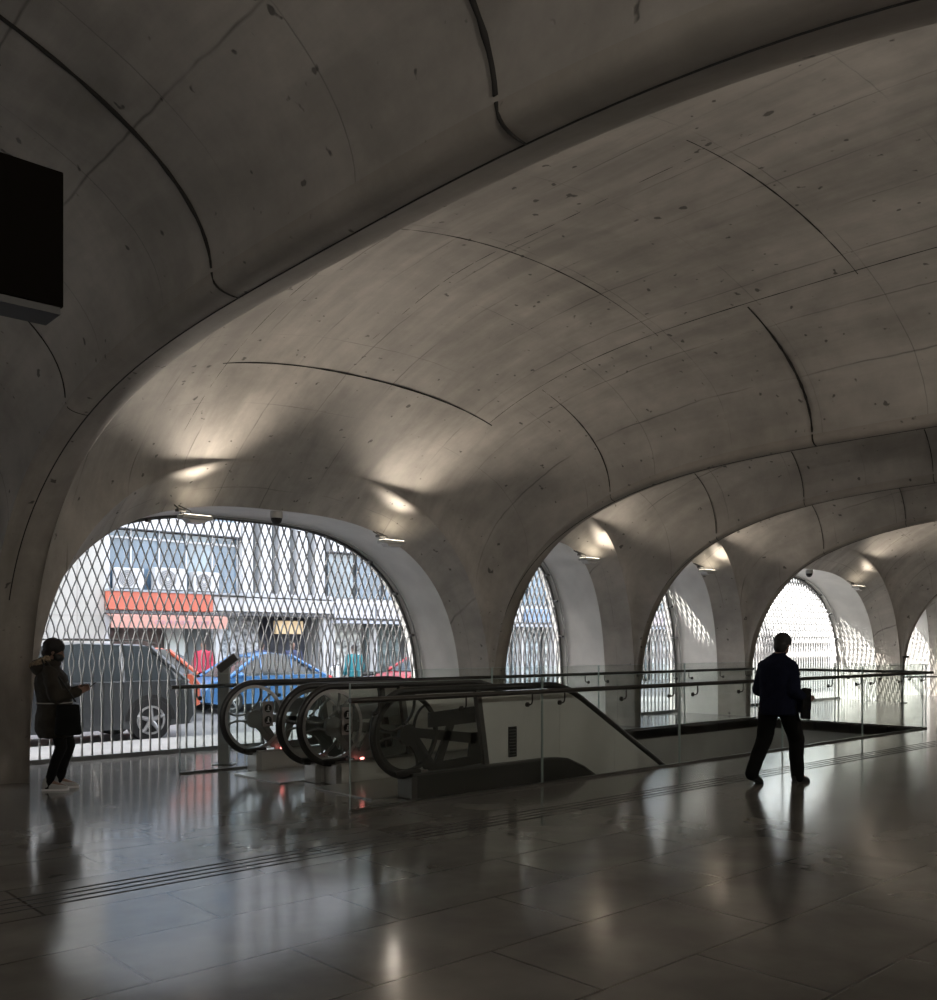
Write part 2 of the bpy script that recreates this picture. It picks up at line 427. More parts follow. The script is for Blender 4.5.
# windows: plastered reveal, steel arch frame, opened-strip grille
def prof(bay, k, n, inset=0.0):
    f = PI*k/n; c = -math.cos(f); e = 2/2.8; hw = (bay[1]-bay[0])/2-inset
    return ((bay[0]+bay[1])/2+hw*abs(c)**e*(1 if c > 0 else -1), (HW-inset)*max(math.sin(f), 0)**e)
def arch_x(bay, x, inset=0.0):
    hw = (bay[1]-bay[0])/2-inset; u = abs((x-(bay[0]+bay[1])/2)/hw)
    return 0.0 if u >= 1 else (HW-inset)*(1-u**2.8)**(1/2.8)
YG = YR1-0.06
def grille(bay, parent):
    g = MB(); P = 0.14; x0, x1 = bay; n = int((x1-x0)/P)+1; off = (x1-x0-(n-1)*P)/2
    def wid(z):
        amp = min(max((z-0.6)/1.4, 0.07), 1.0)
        ph = z/0.36 if z > 1.8 else 1.8/0.36-(1.8-z)/0.46
        tri = abs(((ph) % 1.0)*2-1)
        return P/2*(tri*amp + (1-amp)*0.05)
    for j in range(n):
        for sg in (-1, 1):
            xj = x0+off+j*P; pts = []; z = 0.05
            while z < HW-0.02:
                x = xj+sg*wid(z)
                if z > arch_x(bay, x, 0.02): break
                pts.append((x, z)); z += 0.06
            if len(pts) < 3: continue
            w, dpt = 0.0042, 0.018
            g.rings([[Vector((x-w, YG-dpt, z)), Vector((x+w, YG-dpt, z)), Vector((x+w, YG+dpt, z)), Vector((x-w, YG+dpt, z))] for x, z in pts])
    return g.build('grille', M['grille'], parent)
for i, (bay, sd) in enumerate([(b, 1) for b in BAYS]):
    win = empty('window_%d' % (i+1), ((bay[0]+bay[1])/2, YC+sd*YR1, 0), 0 if sd > 0 else PI); tag(win, kind='structure')
    xm = (bay[0]+bay[1])/2; off = Matrix.Translation((-xm, -YR1, 0))
    def put(b_, nm, mt, **k):
        bmesh.ops.transform(b_.bm, matrix=off, verts=b_.bm.verts[:]); return b_.build(nm, mt, win, **k)
    r = MB(); rows = []
    for y in (YR0, YR0+.4, YR0+.8, YR1):
        rows.append([r.bm.verts.new((prof(bay, k, 64)[0], y, prof(bay, k, 64)[1])) for k in range(65)])
    for a in range(3):
        for k in range(64): r.bm.faces.new((rows[a][k], rows[a+1][k], rows[a+1][k+1], rows[a][k+1]))
    put(r, 'reveal', M['plaster'], smooth=60, fix=False)
    f = MB(); f.tube([(prof(bay, k, 80, 0.03)[0], YG, prof(bay, k, 80, 0.03)[1]) for k in range(81)], 0.028, n=6)
    f.box(bay[0], bay[1], YG-0.05, YG+0.05, 0.0, 0.06); put(f, 'window_frame', M['frame'], smooth=40)
    o = grille(bay, win); o.data.transform(off)
    p = MB(); p.tube([(prof(bay, k, 80, 0.035)[0], YG-0.17, prof(bay, k, 80, 0.035)[1]) for k in range(36, 80)], 0.014, n=6)
    put(p, 'conduit', M['pipe'], smooth=60)
    for k in (8, 16, 24, 32, 40, 48, 56, 63, 70):
        x, z = prof(bay, k, 80, 0.05); put(MB().bbox(x-0.03, x+0.03, YG-0.13, YG-0.03, z-0.025, z+0.02, 0.006), 'clamp', M['frame'])

# closing walls
X0, X1 = -5.1, 35.4
def facade(Y0, Y1, name, mtl, solid=False):
    w = MB()
    if solid: w.box(X0, X1, Y0, Y1, 0, 6.0)
    else:
        for bay in BAYS:
            for k in range(48):
                xa, za = prof(bay, k, 48); xb, zb = prof(bay, k+1, 48)
                vs = [w.bm.verts.new(p) for p in ((xa, Y0, za), (xb, Y0, zb), (xb, Y1, zb), (xa, Y1, za),
                                                  (xa, Y0, 6.0), (xb, Y0, 6.0), (xb, Y1, 6.0), (xa, Y1, 6.0))]
                for q in ((0,1,2,3), (4,7,6,5), (0,4,5,1), (3,2,6,7)): w.bm.faces.new([vs[t] for t in q])
        for xa, xb in wribs: w.box(xa, xb, Y0, Y1, 0, 6.0)
    return tag(w.build(name, mtl), kind='structure')
facade(YC+YR1, YC+YR1+0.12, 'wall_front', M['plaster'])
facade(YC-YR0-0.25, YC-YR0-0.02, 'wall_back', M['rib'], True)
tag(MB().box(X0-0.3, X0, YC-YR1-.12, YC+YR1, 0, 6).build('wall_left', M['rib']), kind='structure')
tag(MB().box(X1, X1+0.3, YC-YR1-.12, YC+YR1, 0, 6).build('wall_right', M['rib']), kind='structure')
tag(MB().box(X0-0.3, X1+0.3, YC-YR1-.12, YC+YR1+.12, 6.0, 6.3).build('ceiling.001', M['rib']), kind='structure')

# floor with the stair well cut out
WX0, WX1, WY0, WY1 = 7.25, 18.45, 7.5, 10.85
fl = MB()
YF0, YF1 = YC-YR1-.12, YC+YR1+.12
T = 0.17
fl.box(X0, WX0, YF0, YF1, -T, 0); fl.box(WX1, X1, YF0, YF1, -T, 0)
fl.box(WX0, WX1, YF0, WY0, -T, 0); fl.box(WX0, WX1, WY1, YF1, -T, 0)
tag(fl.build('floor', M['floor']), kind='structure')
ww = MB()
ww.box(WX0-0.3, WX1+0.05, WY1+0.02, WY1+0.2, -5, -T); ww.box(WX0-0.3, WX1+0.05, WY0-0.2, WY0-0.02, -5, -T)
ww.box(WX1+0.02, WX1+0.2, WY0, WY1, -5, -T); ww.box(WX0-0.3, WX0-0.12, WY0, WY1, -5, -T)
ww.box(WX0-0.3, WX1+0.2, WY0-.2, WY1+.2, -5.2, -5)
tag(ww.build('wall_well', M['wellwall']), kind='structure')
ed = MB()
ed.box(WX0, WX1, WY1, WY1+0.018, -T-0.01, 0.004); ed.box(WX0, WX1, WY0-0.018, WY0, -T-0.01, 0.004); ed.box(WX1, WX1+0.018, WY0-.018, WY1+.018, -T-0.01, 0.004)
for v in ed.bm.verts: v.co.z += 0.001
tag(ed.build('trim_%d' % tn, M['slabedge']), kind='structure'); tn += 1
# guiding ribs for the blind along the hall
gv = MB()
for k in range(4): gv.box(X0, X1, 6.0+k*0.10, 6.016+k*0.10, -0.002, 0.003)
tag(gv.build('trim_%d' % tn, M['groove']), kind='structure'); tn += 1

# ------------------------------------------------------------------ outside ground
tag(MB().box(-60, 160, YF1, 15.6, -0.15, -0.01).build('pavement', M['pave']), kind='structure')
tag(MB().box(-60, 160, 15.6, 23.2, -0.3, -0.12).build('road', M['asphalt']), kind='structure')
tag(MB().box(-60, 160, 23.2, 120, -0.3, -0.01).build('pavement.001', M['pave']), kind='structure')

# ------------------------------------------------------------------ escalators
def balustrade(name, parent, Y, face, plate, vent):
    """one side wall of an escalator; local x along, y across; face=-1: hall side is -y"""
    b = empty(name, (0, Y, 0)); b.parent = parent
    cx, cz, R = 0.0, 0.68, 0.44
    IX, SL = 2.45, math.tan(math.radians(30))   # where the slope begins
    END = 9.6
    def top(x, z0):                              # level run, easing into the slope
        r = 1.0
        d = x-(IX-r*0.27)
        if d <= 0: return z0
        if d < 2*r*0.27: return z0-SL*d*d/(4*r*0.27)
        return z0-SL*(d-r*0.27)
    hr = []
    for k in range(31):
        t = math.radians(-70-(200)*k/30); hr.append((cx+R*math.cos(t), 0, cz+R*math.sin(t)))
    xs = [0.12+0.22*i for i in range(int((END-0.12)/0.22))]
    hr += [(x, 0, top(x, cz+R)) for x in xs]
    h = MB(); h.tube(hr, 0.04, n=12, ry=0.03, up=(0, 1, 0)); h_o = h.build('handrail', M['rubber'], b, smooth=50)
    g = MB(); g.annulus(cx, cz, 0.375, 0.412, -0.02, 0.02, 56)
    g.build('newel_ring', M['dark'] if vent else M['steel'], b, smooth=40)
    s = MB()
    s.cyl((cx+0.01, -0.025, cz-0.02), (cx+0.01, 0.025, cz-0.02), 0.115, 28)
    for a in (180, 62, -55):
        t = math.radians(a); u = Vector((math.cos(t), 0, math.sin(t))); w = Vector((-math.sin(t), 0, math.cos(t)))
        for sg in (-1, 1):
            pts = []
            for k in range(9):
                q = k/8; wd = 0.034+0.05*abs(2*q-0.9)**2.4
                pts.append(Vector((cx, 0, cz))+u*(0.07+0.31*q)+w*(sg*wd))
            s.tube(pts, 0.013, n=6, ry=0.02, up=(0, 1, 0))
    s.prism([(cx+0.02, cz-0.10), (cx+0.10, cz+0.03), (cx+0.42, cz-0.40), (cx+0.24, cz-0.40)], -0.012, 0.012)
    s.prism([(cx+0.02, cz+0.06), (cx+0.10, cz-0.05), (cx+0.98, cz-0.18), (cx+0.98, cz-0.06)], -0.012, 0.012)
    s.prism([(cx+0.30, cz+0.20), (cx+0.95, cz+0.24), (cx+0.97, cz+0.06), (cx+0.30, cz+0.04)], -0.018, 0.018)
    s.prism([(cx+0.34, cz-0.40), (cx+0.46, cz-0.40), (cx+0.66, cz+0.06), (cx+0.56, cz+0.06)], -0.012, 0.012)
    s.prism([(cx+0.30, cz-0.44), (cx+1.08, cz-0.40), (cx+1.06, cz-0.30), (cx+0.30, cz-0.34)], -0.014, 0.014)
    s.prism([(cx+0.86, cz-0.34), (cx+1.07, cz-0.34), (cx+1.0, cz-0.05), (cx+0.90, cz-0.05)], -0.012, 0.012)
    s.build('newel_frame', M['dark'] if vent else M['spider'], b, smooth=35)
    gl = MB(); gl.cyl((cx, -0.006, cz), (cx, 0.006, cz), 0.376, 40)
    gl.build('newel_glass', M['glass'], b)
    gl = MB(); gl.prism([(cx+0.385, cz-0.40), (cx+1.10, cz-0.40), (cx+0.98, cz+0.38), (cx+0.25, cz+0.38), (cx+0.34, cz+0.2), (cx+0.385, cz)], -0.005, 0.005)
    gl.build('side_glass', M['glass'], b)
    ps = MB(); ps.prism([(cx+1.10, 0.24), (cx+1.17, 0.24), (cx+1.03, cz+R-0.02), (cx+0.96, cz+R-0.02)], -0.03, 0.03)
    ps.build('slanted_post', M['steeldk'], b)
    # solid panels from the post on
    xs = [1.15+0.2*i for i in range(int((END-1.2)/0.2))]
    upc = [(x, top(x, cz+R-0.05)) for x in xs]; loc_ = [(x, top(x, 0.26)) for x in reversed(xs)]
    pn = MB(); pn.prism([(1.03, cz+R-0.05)]+upc+loc_+[(1.17, 0.26)], -0.022, 0.022)
    for x in (1.75, 2.35, 3.4, 4.6, 5.8, 7.0, 8.2):
        za, zb = top(x, 0.27), top(x, cz+R-0.06)
        pn.prism([(x-0.004, za), (x+0.004, za), (x+0.004, zb), (x-0.004, zb)], -0.024, 0.024)
    pn.build('side_panel', M['panel'], b)
    lx = [0.3*i for i in range(int(END/0.3))]
    dk = MB(); dk.prism([(x, top(x, 0.24)) for x in lx]+[(x, top(x, 0.24)-(0.235 if x < 1.3 else 1.0)) for x in reversed(lx)], -0.10, 0.10)
    dk.build('skirt_cladding', M['dark'] if vent else M['panel'], b)
    dt = MB()
    dt.rings([[Vector((x, -0.11, top(x, 0.24))), Vector((x, 0.11, top(x, 0.24))), Vector((x, 0.11, top(x, 0.262))), Vector((x, -0.11, top(x, 0.262)))] for x in lx])
    dt.build('skirt_capping', M['steel'] if not vent else M['steeldk'], b)
    et = MB().bbox(-0.03, 0.05, -0.12, 0.12, 0.0, 0.235, 0.01); et.build('end_cap', M['steeldk'] if vent else M['steel'], b)
    br = MB(); br.bbox(-0.16, 0.16, -0.06, 0.06, 0.235, 0.30, 0.02); br.build('handrail_inlet', M['rubber'], b)
    if plate:
        p = MB().bbox(0.10, 0.25, face*0.045-0.006, face*0.045+0.006, 0.56, 0.88, 0.004)
        po = p.build('notice_plate', mat('notice_plate_grey', (0.36, 0.33, 0.31), 0.4, metal=0.3), b)
        for zz in (0.64, 0.79):
            q = MB(); q.annulus(0.175, zz, 0.042, 0.052, face*0.045-0.011, face*0.045+0.011, 24)
            q.cyl((0.175, face*0.045-0.008, zz), (0.175, face*0.045+0.008, zz), 0.043, 24)
            q.build('pictogram', M['black'], po)
            w = MB(); w.box(0.168, 0.184, face*0.055-0.004, face*0.055+0.004, zz-0.02, zz+0.012); w.ell((0.18, face*0.056, zz+0.024), 0.01, 0.003, 0.01)
            w.box(0.15, 0.20, face*0.056-0.003, face*0.056+0.003, zz-0.03, zz-0.022)
            w.build('pictogram_figure', M['white'], po)
        tr = MB(); tr.prism([(0.16, 0.42), (0.28, 0.54), (0.35, 0.30)], face*0.04-0.004, face*0.04+0.004) if face < 0 and Y > 3 else None
        if tr.bm.faces: tr.build('sticker', M['white'], b)
        l = MB().ell((0.36, face*0.085, 0.275), 0.03, 0.02, 0.014)
        l.build('indicator_light', mat('red_indicator', (0.9, 0.2, 0.2), 0.3, emit=(1, 0.25, 0.22), estr=2), b)
    if vent:
        v = MB().bbox(1.47, 1.60, -0.034, 0.0, 0.31, 0.66, 0.004); vo = v.build('vent', M['black'], b)
        sl_ = MB()
        for k in range(9): sl_.box(1.475, 1.595, -0.04, -0.03, 0.33+k*0.036, 0.34+k*0.036)
        sl_.build('vent_slats', M['steeldk'], vo)
    return b

def escalator(Y0, Y1, label, vent):
    e = empty('escalator', (6.14 if vent else 6.04, Y0, 0), 0, label, 'escalator', 'pair of escalators going down into the well')
    w = Y1-Y0
    balustrade('balustrade', e, 0.0, -1 if vent else -1, not vent and False, vent)
    balustrade('balustrade', e, w, -1, True, False)
    st = MB(); x = 1.2; z = 0.0
    st.box(0.0, 1.2, 0.12, w-0.12, -0.02, 0.015)
    k = 0
    while x < 9.4:
        if x > 2.3: z -= 0.22 if x > 2.9 else 0.1
        st.box(x, x+0.385, 0.14, w-0.14, z-0.25, z+0.01)
        for j in range(9):
            yy = 0.2+j*(w-0.4)/8; st.box(x, x+0.385, yy-0.012, yy+0.012, z+0.01, z+0.018)
        x += 0.39
    st.build('steps', M['steeldk'], e)
    lp = MB().box(-0.35, 1.2, 0.13, w-0.13, 0.002, 0.016); lp.build('landing_plate', M['steel'], e)
    tr = MB(); tr.prism([(1.3, -0.3), (2.5, -0.3), (9.4, -4.25), (9.4, -4.95), (2.3, -1.1), (1.3, -1.1)], 0.1, w-0.1)
    tr.build('truss_casing', M['dark'], e)
    return e
escalator(9.32, 10.66, 'escalator farther from the viewer with grey newel wheels, beside the street grille', False)
escalator(7.68, 9.05, 'nearer escalator with dark newel wheel and pale side panels, behind the front glass guard', True)

# ------------------------------------------------------------------ glass guards
def guard(name, a, b, n, side, label, joints_end=True):
    """straight guard from a to b, n panels, rail on side (+1 left of direction)"""
    a = Vector((*a, 0)); b = Vector((*b, 0)); L = (b-a).length; ang = math.atan2(b.y-a.y, b.x-a.x)
    g = empty(name, a, ang, label, 'guard rail', 'glass guards around the well')
    pw = L/n
    for i in range(n):
        p = MB().box(i*pw+0.006, (i+1)*pw-0.006, -0.009, 0.009, 0.004, 1.23); p.build('glass_panel', M['glass'], g)
        e = MB()
        for xx in (i*pw+0.008, (i+1)*pw-0.008): e.box(xx-0.0025, xx+0.0025, -0.0095, 0.0095, 0.01, 1.23)
        e.box(i*pw+0.006, (i+1)*pw-0.006, -0.0095, 0.0095, 1.23, 1.233)
        e.build('glass_edge', M['edge'], g)
        for xx in (i*pw+0.28, i*pw+pw*0.53, (i+1)*pw-0.26):
            s = side
            k = MB(); k.cyl((xx, s*0.008, 0.93), (xx, s*0.028, 0.93), 0.028, 14)
            k.tube([(xx, s*0.02, 0.93), (xx, s*0.06, 0.93), (xx, s*0.085, 0.942), (xx, s*0.095, 0.97), (xx, s*0.095, 1.05)], 0.009, n=8)
            k.build('bracket', M['rail'], g, smooth=50)
    base = MB().box(0, L, -0.02, 0.02, 0.0, 0.025); base.build('base_channel', M['steeldk'], g)
    r = MB(); r.tube([(-0.06+(L+0.12)*k/20, side*0.095, 1.075) for k in range(21)], 0.027, n=12); r.build('rail', M['rail'], g, smooth=50)
    return g
M['edge'] = mat('glass_edge_green', (0.36, 0.44, 0.42), 0.3)
guard('glass_guard', (5.2, 7.38), (18.6, 7.38), 5, -1, 'long glass guard with dark rail along the near side of the well')
guard('glass_guard', (5.2, 11.0), (18.6, 11.0), 5, 1, 'long glass guard with dark rail along the window side of the well')
guard('glass_guard', (18.6, 10.95), (18.6, 7.44), 2, 1, 'short glass guard across the far right end of the well')

# pedestal with tilted head
ped = empty('information_pedestal', (6.08, 11.52, 0), math.radians(-42), 'slim grey metal pedestal with tilted reader head standing before the grille', 'pedestal')
MB().bbox(-0.075, 0.075, -0.05, 0.05, 0.0, 1.30, 0.008).build('post', M['pipe'], ped)
R_ = Matrix.Translation((0.06, 0, 1.36)) @ Matrix.Rotation(math.radians(-38), 4, 'Y')
MB().bbox(-0.15, 0.15, -0.09, 0.09, -0.055, 0.055, 0.012, M=R_).build('head', M['steeldk'], ped)
MB().box(-0.13, 0.13, -0.07, 0.07, 0.055, 0.058, M=R_).build('screen', M['black'], ped)
MB().bbox(-0.14, 0.14, -0.11, 0.11, 0.0, 0.012, 0.004).build('base_plate', M['steeldk'], ped)

# small barrier beside the far column
bar = empty('steel_barrier', (26.3, 11.05, 0), math.radians(-38), 'slim dark steel barrier post with one rail near the far right column', 'barrier')
MB().cyl((0, 0, 0), (0, 0, 1.3), 0.02, 12).cyl((0, 0, 0), (0, 0, 0.02), 0.1, 20).build('post', M['rail'], bar, smooth=40)
MB().tube([(0, 0, 0.72), (2.2, 0, 0.72)], 0.022, n=8).cyl((2.2, 0, 0), (2.2, 0, 0.8), 0.025, 10).build('rail', M['rail'], bar, smooth=40)
MB().bbox(0.0, 0.16, -0.03, 0.03, 1.24, 1.30, 0.01).build('head', M['rail'], bar)

# hanging sign box
sg = empty('hanging_sign', (0.36, 4.07, 2.99), 0, 'black rectangular sign box hanging from the vault at the upper left', 'sign')
MB().bbox(-1.1, 1.05, 0.0, 0.20, 0.03, 0.60, 0.006).build('sign_case', M['signblack'], sg)
MB().box(-1.09, 1.04, 0.01, 0.19, 0.0, 0.03).build('bottom_tray', M['signgrey'], sg)
for x in (-0.9, 0.1): MB().cyl((x, 0.1, 0.59), (x, 0.1, vault_z(BAYS[0], 0.35+x, 4.17)-3.0+0.03), 0.018, 10).build('hanger_rod', M['signblack'], sg)

# uplights and camera domes on the window arches; back ones are added fill
def uplight(x, label, d=(-0.05, -0.92, 0.42), pw=1.0, back=False):
    bay = [b for b in BAYS if b[0] < x < b[1]][0]; y = YC+YR0-0.24; z = vault_z(bay, x, YC+YR0)
    if back: y = 2*YC-y
    u = empty('uplight', (x, y, z-0.03), PI if back else 0, label, 'lamp', 'added fill lights along the rear wall' if back else 'uplights above the window arches')
    MB().bbox(-0.20, 0.24, -0.17, 0.03, -0.16, -0.10, 0.02).prism([(-0.14, -0.15), (0.20, -0.15), (0.10, -0.205), (-0.08, -0.205)], -0.15, 0.01).build('housing', M['lampbody'], u, smooth=30)
    MB().box(-0.17, 0.21, -0.15, 0.01, -0.099, -0.096).build('lens', M['lens'], u)
    MB().tube([(-0.14, -0.02, -0.14), (-0.16, 0.0, -0.03), (-0.16, 0.17, 0.05)], 0.012, n=8).tube([(0.02, -0.02, -0.14), (-0.02, 0.0, -0.03), (-0.10, 0.17, 0.05)], 0.008, n=8).bbox(-0.22, -0.10, -0.06, 0.04, -0.06, -0.02, 0.01).build('bracket', M['steeldk'], u, smooth=40)
    ld = bpy.data.lights.new('uplight_beam', 'SPOT'); ld.energy = UPLIGHT*pw; ld.spot_size = math.radians(150 if back else 104); ld.spot_blend = 1.0
    ld.shadow_soft_size = 0.08; ld.color = (1, 0.93, 0.84) if back else (1, 0.88, 0.74)
    lo = bpy.data.objects.new('uplight_beam', ld); C.objects.link(lo); lo.parent = u
    lo.location = (0.02, -0.08, -0.085); lo.rotation_euler = Vector(d).to_track_quat('-Z', 'Y').to_euler()
uplight(5.78, 'flat grey uplight at the left of the large near window arch')
uplight(9.1, 'flat grey uplight at the right of the large near window arch', (-0.20, -0.90, 0.42))
uplight(13.9, 'uplight hidden high on the narrow window arch behind the second column', pw=0.35)
uplight(17.9, 'uplight high on the third window arch between two columns', pw=0.35)
uplight(25.2, 'flat grey uplight on the large far window arch at the right', (-0.12, -0.9, 0.42))
for bx in (-2.6, 1.2, 5.8, 9.0, 13.0, 17.0, 21.0, 25.0):  # unseen fill lamps, added because window light leaves the vaults too dark
    uplight(bx, 'added fill light at the rear wall, unseen behind the viewer', pw=BACK_FILL/UPLIGHT, back=True)
def dome(x, label):
    bay = [b for b in BAYS if b[0] < x < b[1]][0]; y = YC+YR0+0.12; z = HW
    u = empty('camera_dome', (x, y, z), 0, label, 'camera', 'surveillance cameras on the window arches')
    MB().cyl((0, 0, 0.01), (0, 0, -0.10), 0.09, 24, 0.095).build('housing', M['lampbody'], u, smooth=40)
    MB().ell((0, 0, -0.10), 0.085, 0.085, 0.10).build('bubble', M['black'], u, smooth=180)
dome(7.30, 'dark dome camera at the crown of the near window arch')
dome(23.3, 'dark dome camera at the crown of the far window arch')

# ------------------------------------------------------------------ people
M['skin'] = mat('skin', (0.22, 0.13, 0.095), 0.55)
def figure(name, P, mats, voxel=0.009, label='', group=None):
    """P: joints in local metres, +x forward, +y left"""
    f = empty(name, P['loc'], P['rot'], label, 'person', group)
    hd = Vector(P['head']); hr = Matrix.Rotation(P.get('yaw', 0), 3, 'Z') @ Matrix.Rotation(P.get('nod', 0), 3, 'Y')
    b = MB()
    def H(x, y, z): return hd + hr @ Vector((x, y, z))
    b.ell(H(-0.005, 0, 0.03), 0.092, 0.074, 0.088, hr); b.ell(H(0.022, 0, -0.035), 0.066, 0.056, 0.078, hr)
    b.ell(H(0.058, 0, -0.082), 0.026, 0.028, 0.022, hr)
    b.limb([H(0.084, 0, 0.012), H(0.102, 0, -0.026)], [0.009, 0.014]); b.ell(H(0.082, 0, -0.056), 0.014, 0.024, 0.008, hr)
    for s in (-1, 1):
        b.ell(H(-0.005, s*0.075, -0.01), 0.018, 0.009, 0.031, hr); b.ell(H(0.068, s*0.03, 0.022), 0.018, 0.022, 0.009, hr)
    nk = Vector(P['neck']); b.limb([H(-0.02, 0, -0.06), nk], [0.052, 0.062])
    T = P['torso']; b.loft([(q[0], q[1], q[2], q[3]*0.9, q[4]*0.9) for q in T])
    for s in ('l', 'r'):
        sh, el, wr, hn = [Vector(q) for q in P['arm_'+s]]
        b.limb([sh, el], [0.052, 0.042]); b.limb([el, wr], [0.042, 0.027])
        d = (hn-wr).normalized(); sd = Vector(P['palm_'+s]).normalized(); nrm = d.cross(sd).normalized(); sd = nrm.cross(d)
        curl = P.get('curl', 0.7)
        c = wr+d*0.05
        Mx = Matrix((d, sd, nrm)).transposed(); b.ell(c, 0.055, 0.041, 0.018, Mx); b.limb([wr, c], [0.026, 0.024])
        for i, ln in enumerate((0.068, 0.078, 0.073, 0.058)):
            q = c+d*0.035+sd*(0.030-i*0.0205); pts = [q]; a = 0.0
            for k in range(3):
                a += curl*(0.5+0.25*k); q = q+(d*math.cos(a)+nrm*math.sin(a))*ln*(0.45, 0.32, 0.26)[k]; pts.append(q)
            b.limb(pts, [0.0095, 0.009, 0.008, 0.007], n=8)
        q = c-d*0.022+sd*0.032; b.limb([q, q+sd*0.024+d*0.02+nrm*0.01, q+sd*0.026+d*0.048+nrm*0.02], [0.012, 0.010, 0.008], n=8)
    for s in ('l', 'r'):
        hp, kn, an, toe = [Vector(q) for q in P['leg_'+s]]
        b.limb([hp, kn], [0.085, 0.056]); b.limb([kn, kn.lerp(an, 0.35)+Vector((-0.015, 0, 0)), an], [0.054, 0.053, 0.036]); b.limb([an, toe], [0.036, 0.028])
    bo = bake(b.build('body', mats['skin'], f), voxel, 3)
    # trousers
    t = MB()
    pw = P.get('trouser', (0.115, 0.085, 0.062))
    for s in ('l', 'r'):
        hp, kn, an, toe = [Vector(q) for q in P['leg_'+s]]
        an2 = an+(an-kn).normalized()*P.get('hem', 0.0)
        t.limb([hp, hp.lerp(kn, 0.5), kn], [pw[0], (pw[0]+pw[1])/2, pw[1]]); t.limb([kn, kn.lerp(an2, 0.4)+Vector((-0.012, 0, 0)), an2], [pw[1]*0.97, (pw[1]+pw[2])/2, pw[2]])
    hc = (Vector(P['leg_l'][0])+Vector(P['leg_r'][0]))/2
    t.loft([(hc.x, 0, hc.z-0.08, 0.10, 0.13), (hc.x, 0, hc.z, 0.13, 0.17), (hc.x, 0, hc.z+0.12, 0.12, 0.155)])
    bake(t.build('trousers', mats['trousers'], f), voxel*1.3, 5, noise=0.012, nsize=0.07)
    for s in ('l', 'r'):
        hp, kn, an, toe = [Vector(q) for q in P['leg_'+s]]
        d = toe-an; fw = Vector((d.x, d.y, 0)).normalized(); L = d.length
        foot = (toe-an); pit = math.asin(max(-1, min(1, (an.z-0.085-toe.z+0.03)/0.2)))
        Rm = Matrix.Translation(Vector((an.x, an.y, 0))) @ Matrix.Rotation(math.atan2(fw.y, fw.x), 4, 'Z')
        q = MB(); z0 = 0.0
        tf = Matrix.Translation((0.14, 0, 0)) @ Matrix.Rotation(P.get('lift_'+s, 0.0), 4, 'Y') @ Matrix.Translation((-0.14, 0, 0))
        A = lambda x, y, z: (Rm @ tf @ Vector((x, y, z)))
        ky = P.get('shoe', 1.0)
        secs = [(-0.075, 0.024, 0.052, 0.058), (-0.04, 0.036, 0.052, 0.055), (0.02, 0.038, 0.048, 0.05), (0.09, 0.042, 0.036, 0.036), (0.15, 0.042, 0.028, 0.03), (0.195, 0.022, 0.02, 0.022)]
        rings = []
        for x, ry, rz, cz in secs:
            rings.append([A(x, math.cos(2*PI*k/16)*ry*ky, cz+math.sin(2*PI*k/16)*rz*ky) for k in range(16)])
        q.rings(rings)
        q.limb([A(-0.02, 0, 0.06), A(-0.015, 0, 0.115)], [0.045*ky, 0.044])
        so = bake(q.build('shoe', mats['shoe'], f), voxel, 3)
        w = MB()
        rings = []
        for x, hy in ((-0.078, 0.022), (-0.06, 0.036), (0.0, 0.036), (0.06, 0.041), (0.13, 0.044), (0.18, 0.032), (0.203, 0.014)):
            rings.append([A(x, sy*hy*ky, z) for sy, z in ((-1, 0.0), (1, 0.0), (1, 0.022), (-1, 0.022))])
        w.rings(rings); w.build('sole', mats.get('sole', mats['shoe']), so)
    return f, H, hr

# man walking along the well, seen from behind
navy = mat('navy_cloth', (0.010, 0.012, 0.026), 0.9, noise=0.2, nscale=8, spec=0.1); blk = mat('black_cloth', (0.006, 0.006, 0.006), 0.85, noise=0.2, nscale=8, spec=0.2)
hair = mat('dark_hair', (0.012, 0.010, 0.009), 0.7)
shoe_m = mat('black_shoe', (0.012, 0.012, 0.012), 0.55)
PM = dict(loc=(9.98, 5.62, 0), rot=math.radians(-6), head=(0.075, -0.02, 1.605), neck=(0.0, 0, 1.43), yaw=0.05, nod=0.25,
    torso=[(0, 0, 0.88, 0.12, 0.16), (0, 0, 1.0, 0.115, 0.15), (0, 0, 1.2, 0.125, 0.17), (0.0, 0, 1.36, 0.12, 0.19), (0, 0, 1.44, 0.07, 0.11)],
    arm_l=[(0, 0.175, 1.35), (-0.04, 0.235, 1.08), (0.17, 0.20, 1.02), (0.26, 0.17, 1.04)],
    arm_r=[(0, -0.175, 1.35), (-0.03, -0.24, 1.07), (0.18, -0.24, 0.98), (0.26, -0.23, 0.98)],
    palm_l=(0, -0.3, 1), palm_r=(0, 0.3, 1), curl=0.6,
    leg_l=[(-0.02, 0.10, 0.90), (-0.10, 0.11, 0.50), (-0.33, 0.11, 0.14), (-0.16, 0.12, 0.03)],
    leg_r=[(0.02, -0.10, 0.90), (0.20, -0.11, 0.50), (0.22, -0.11, 0.09), (0.38, -0.12, 0.03)],
    lift_l=0.42, trouser=(0.118, 0.092, 0.075), hem=0.02, shoe=1.08)
f, H, hr = figure('person', PM, dict(skin=M['skin'], trousers=blk, shoe=shoe_m), 0.009, 'man seen from behind in dark navy jacket and black trousers walking beside the glass guard')
j = MB()
j.loft([(0.0, 0, 0.80, 0.185, 0.225), (0.0, 0, 0.92, 0.18, 0.22), (0, 0, 1.1, 0.17, 0.215), (-0.01, 0, 1.26, 0.165, 0.235), (-0.01, 0, 1.34, 0.15, 0.24), (-0.005, 0, 1.40, 0.125, 0.215), (0.0, 0, 1.445, 0.095, 0.155), (0.01, 0, 1.49, 0.072, 0.085)])
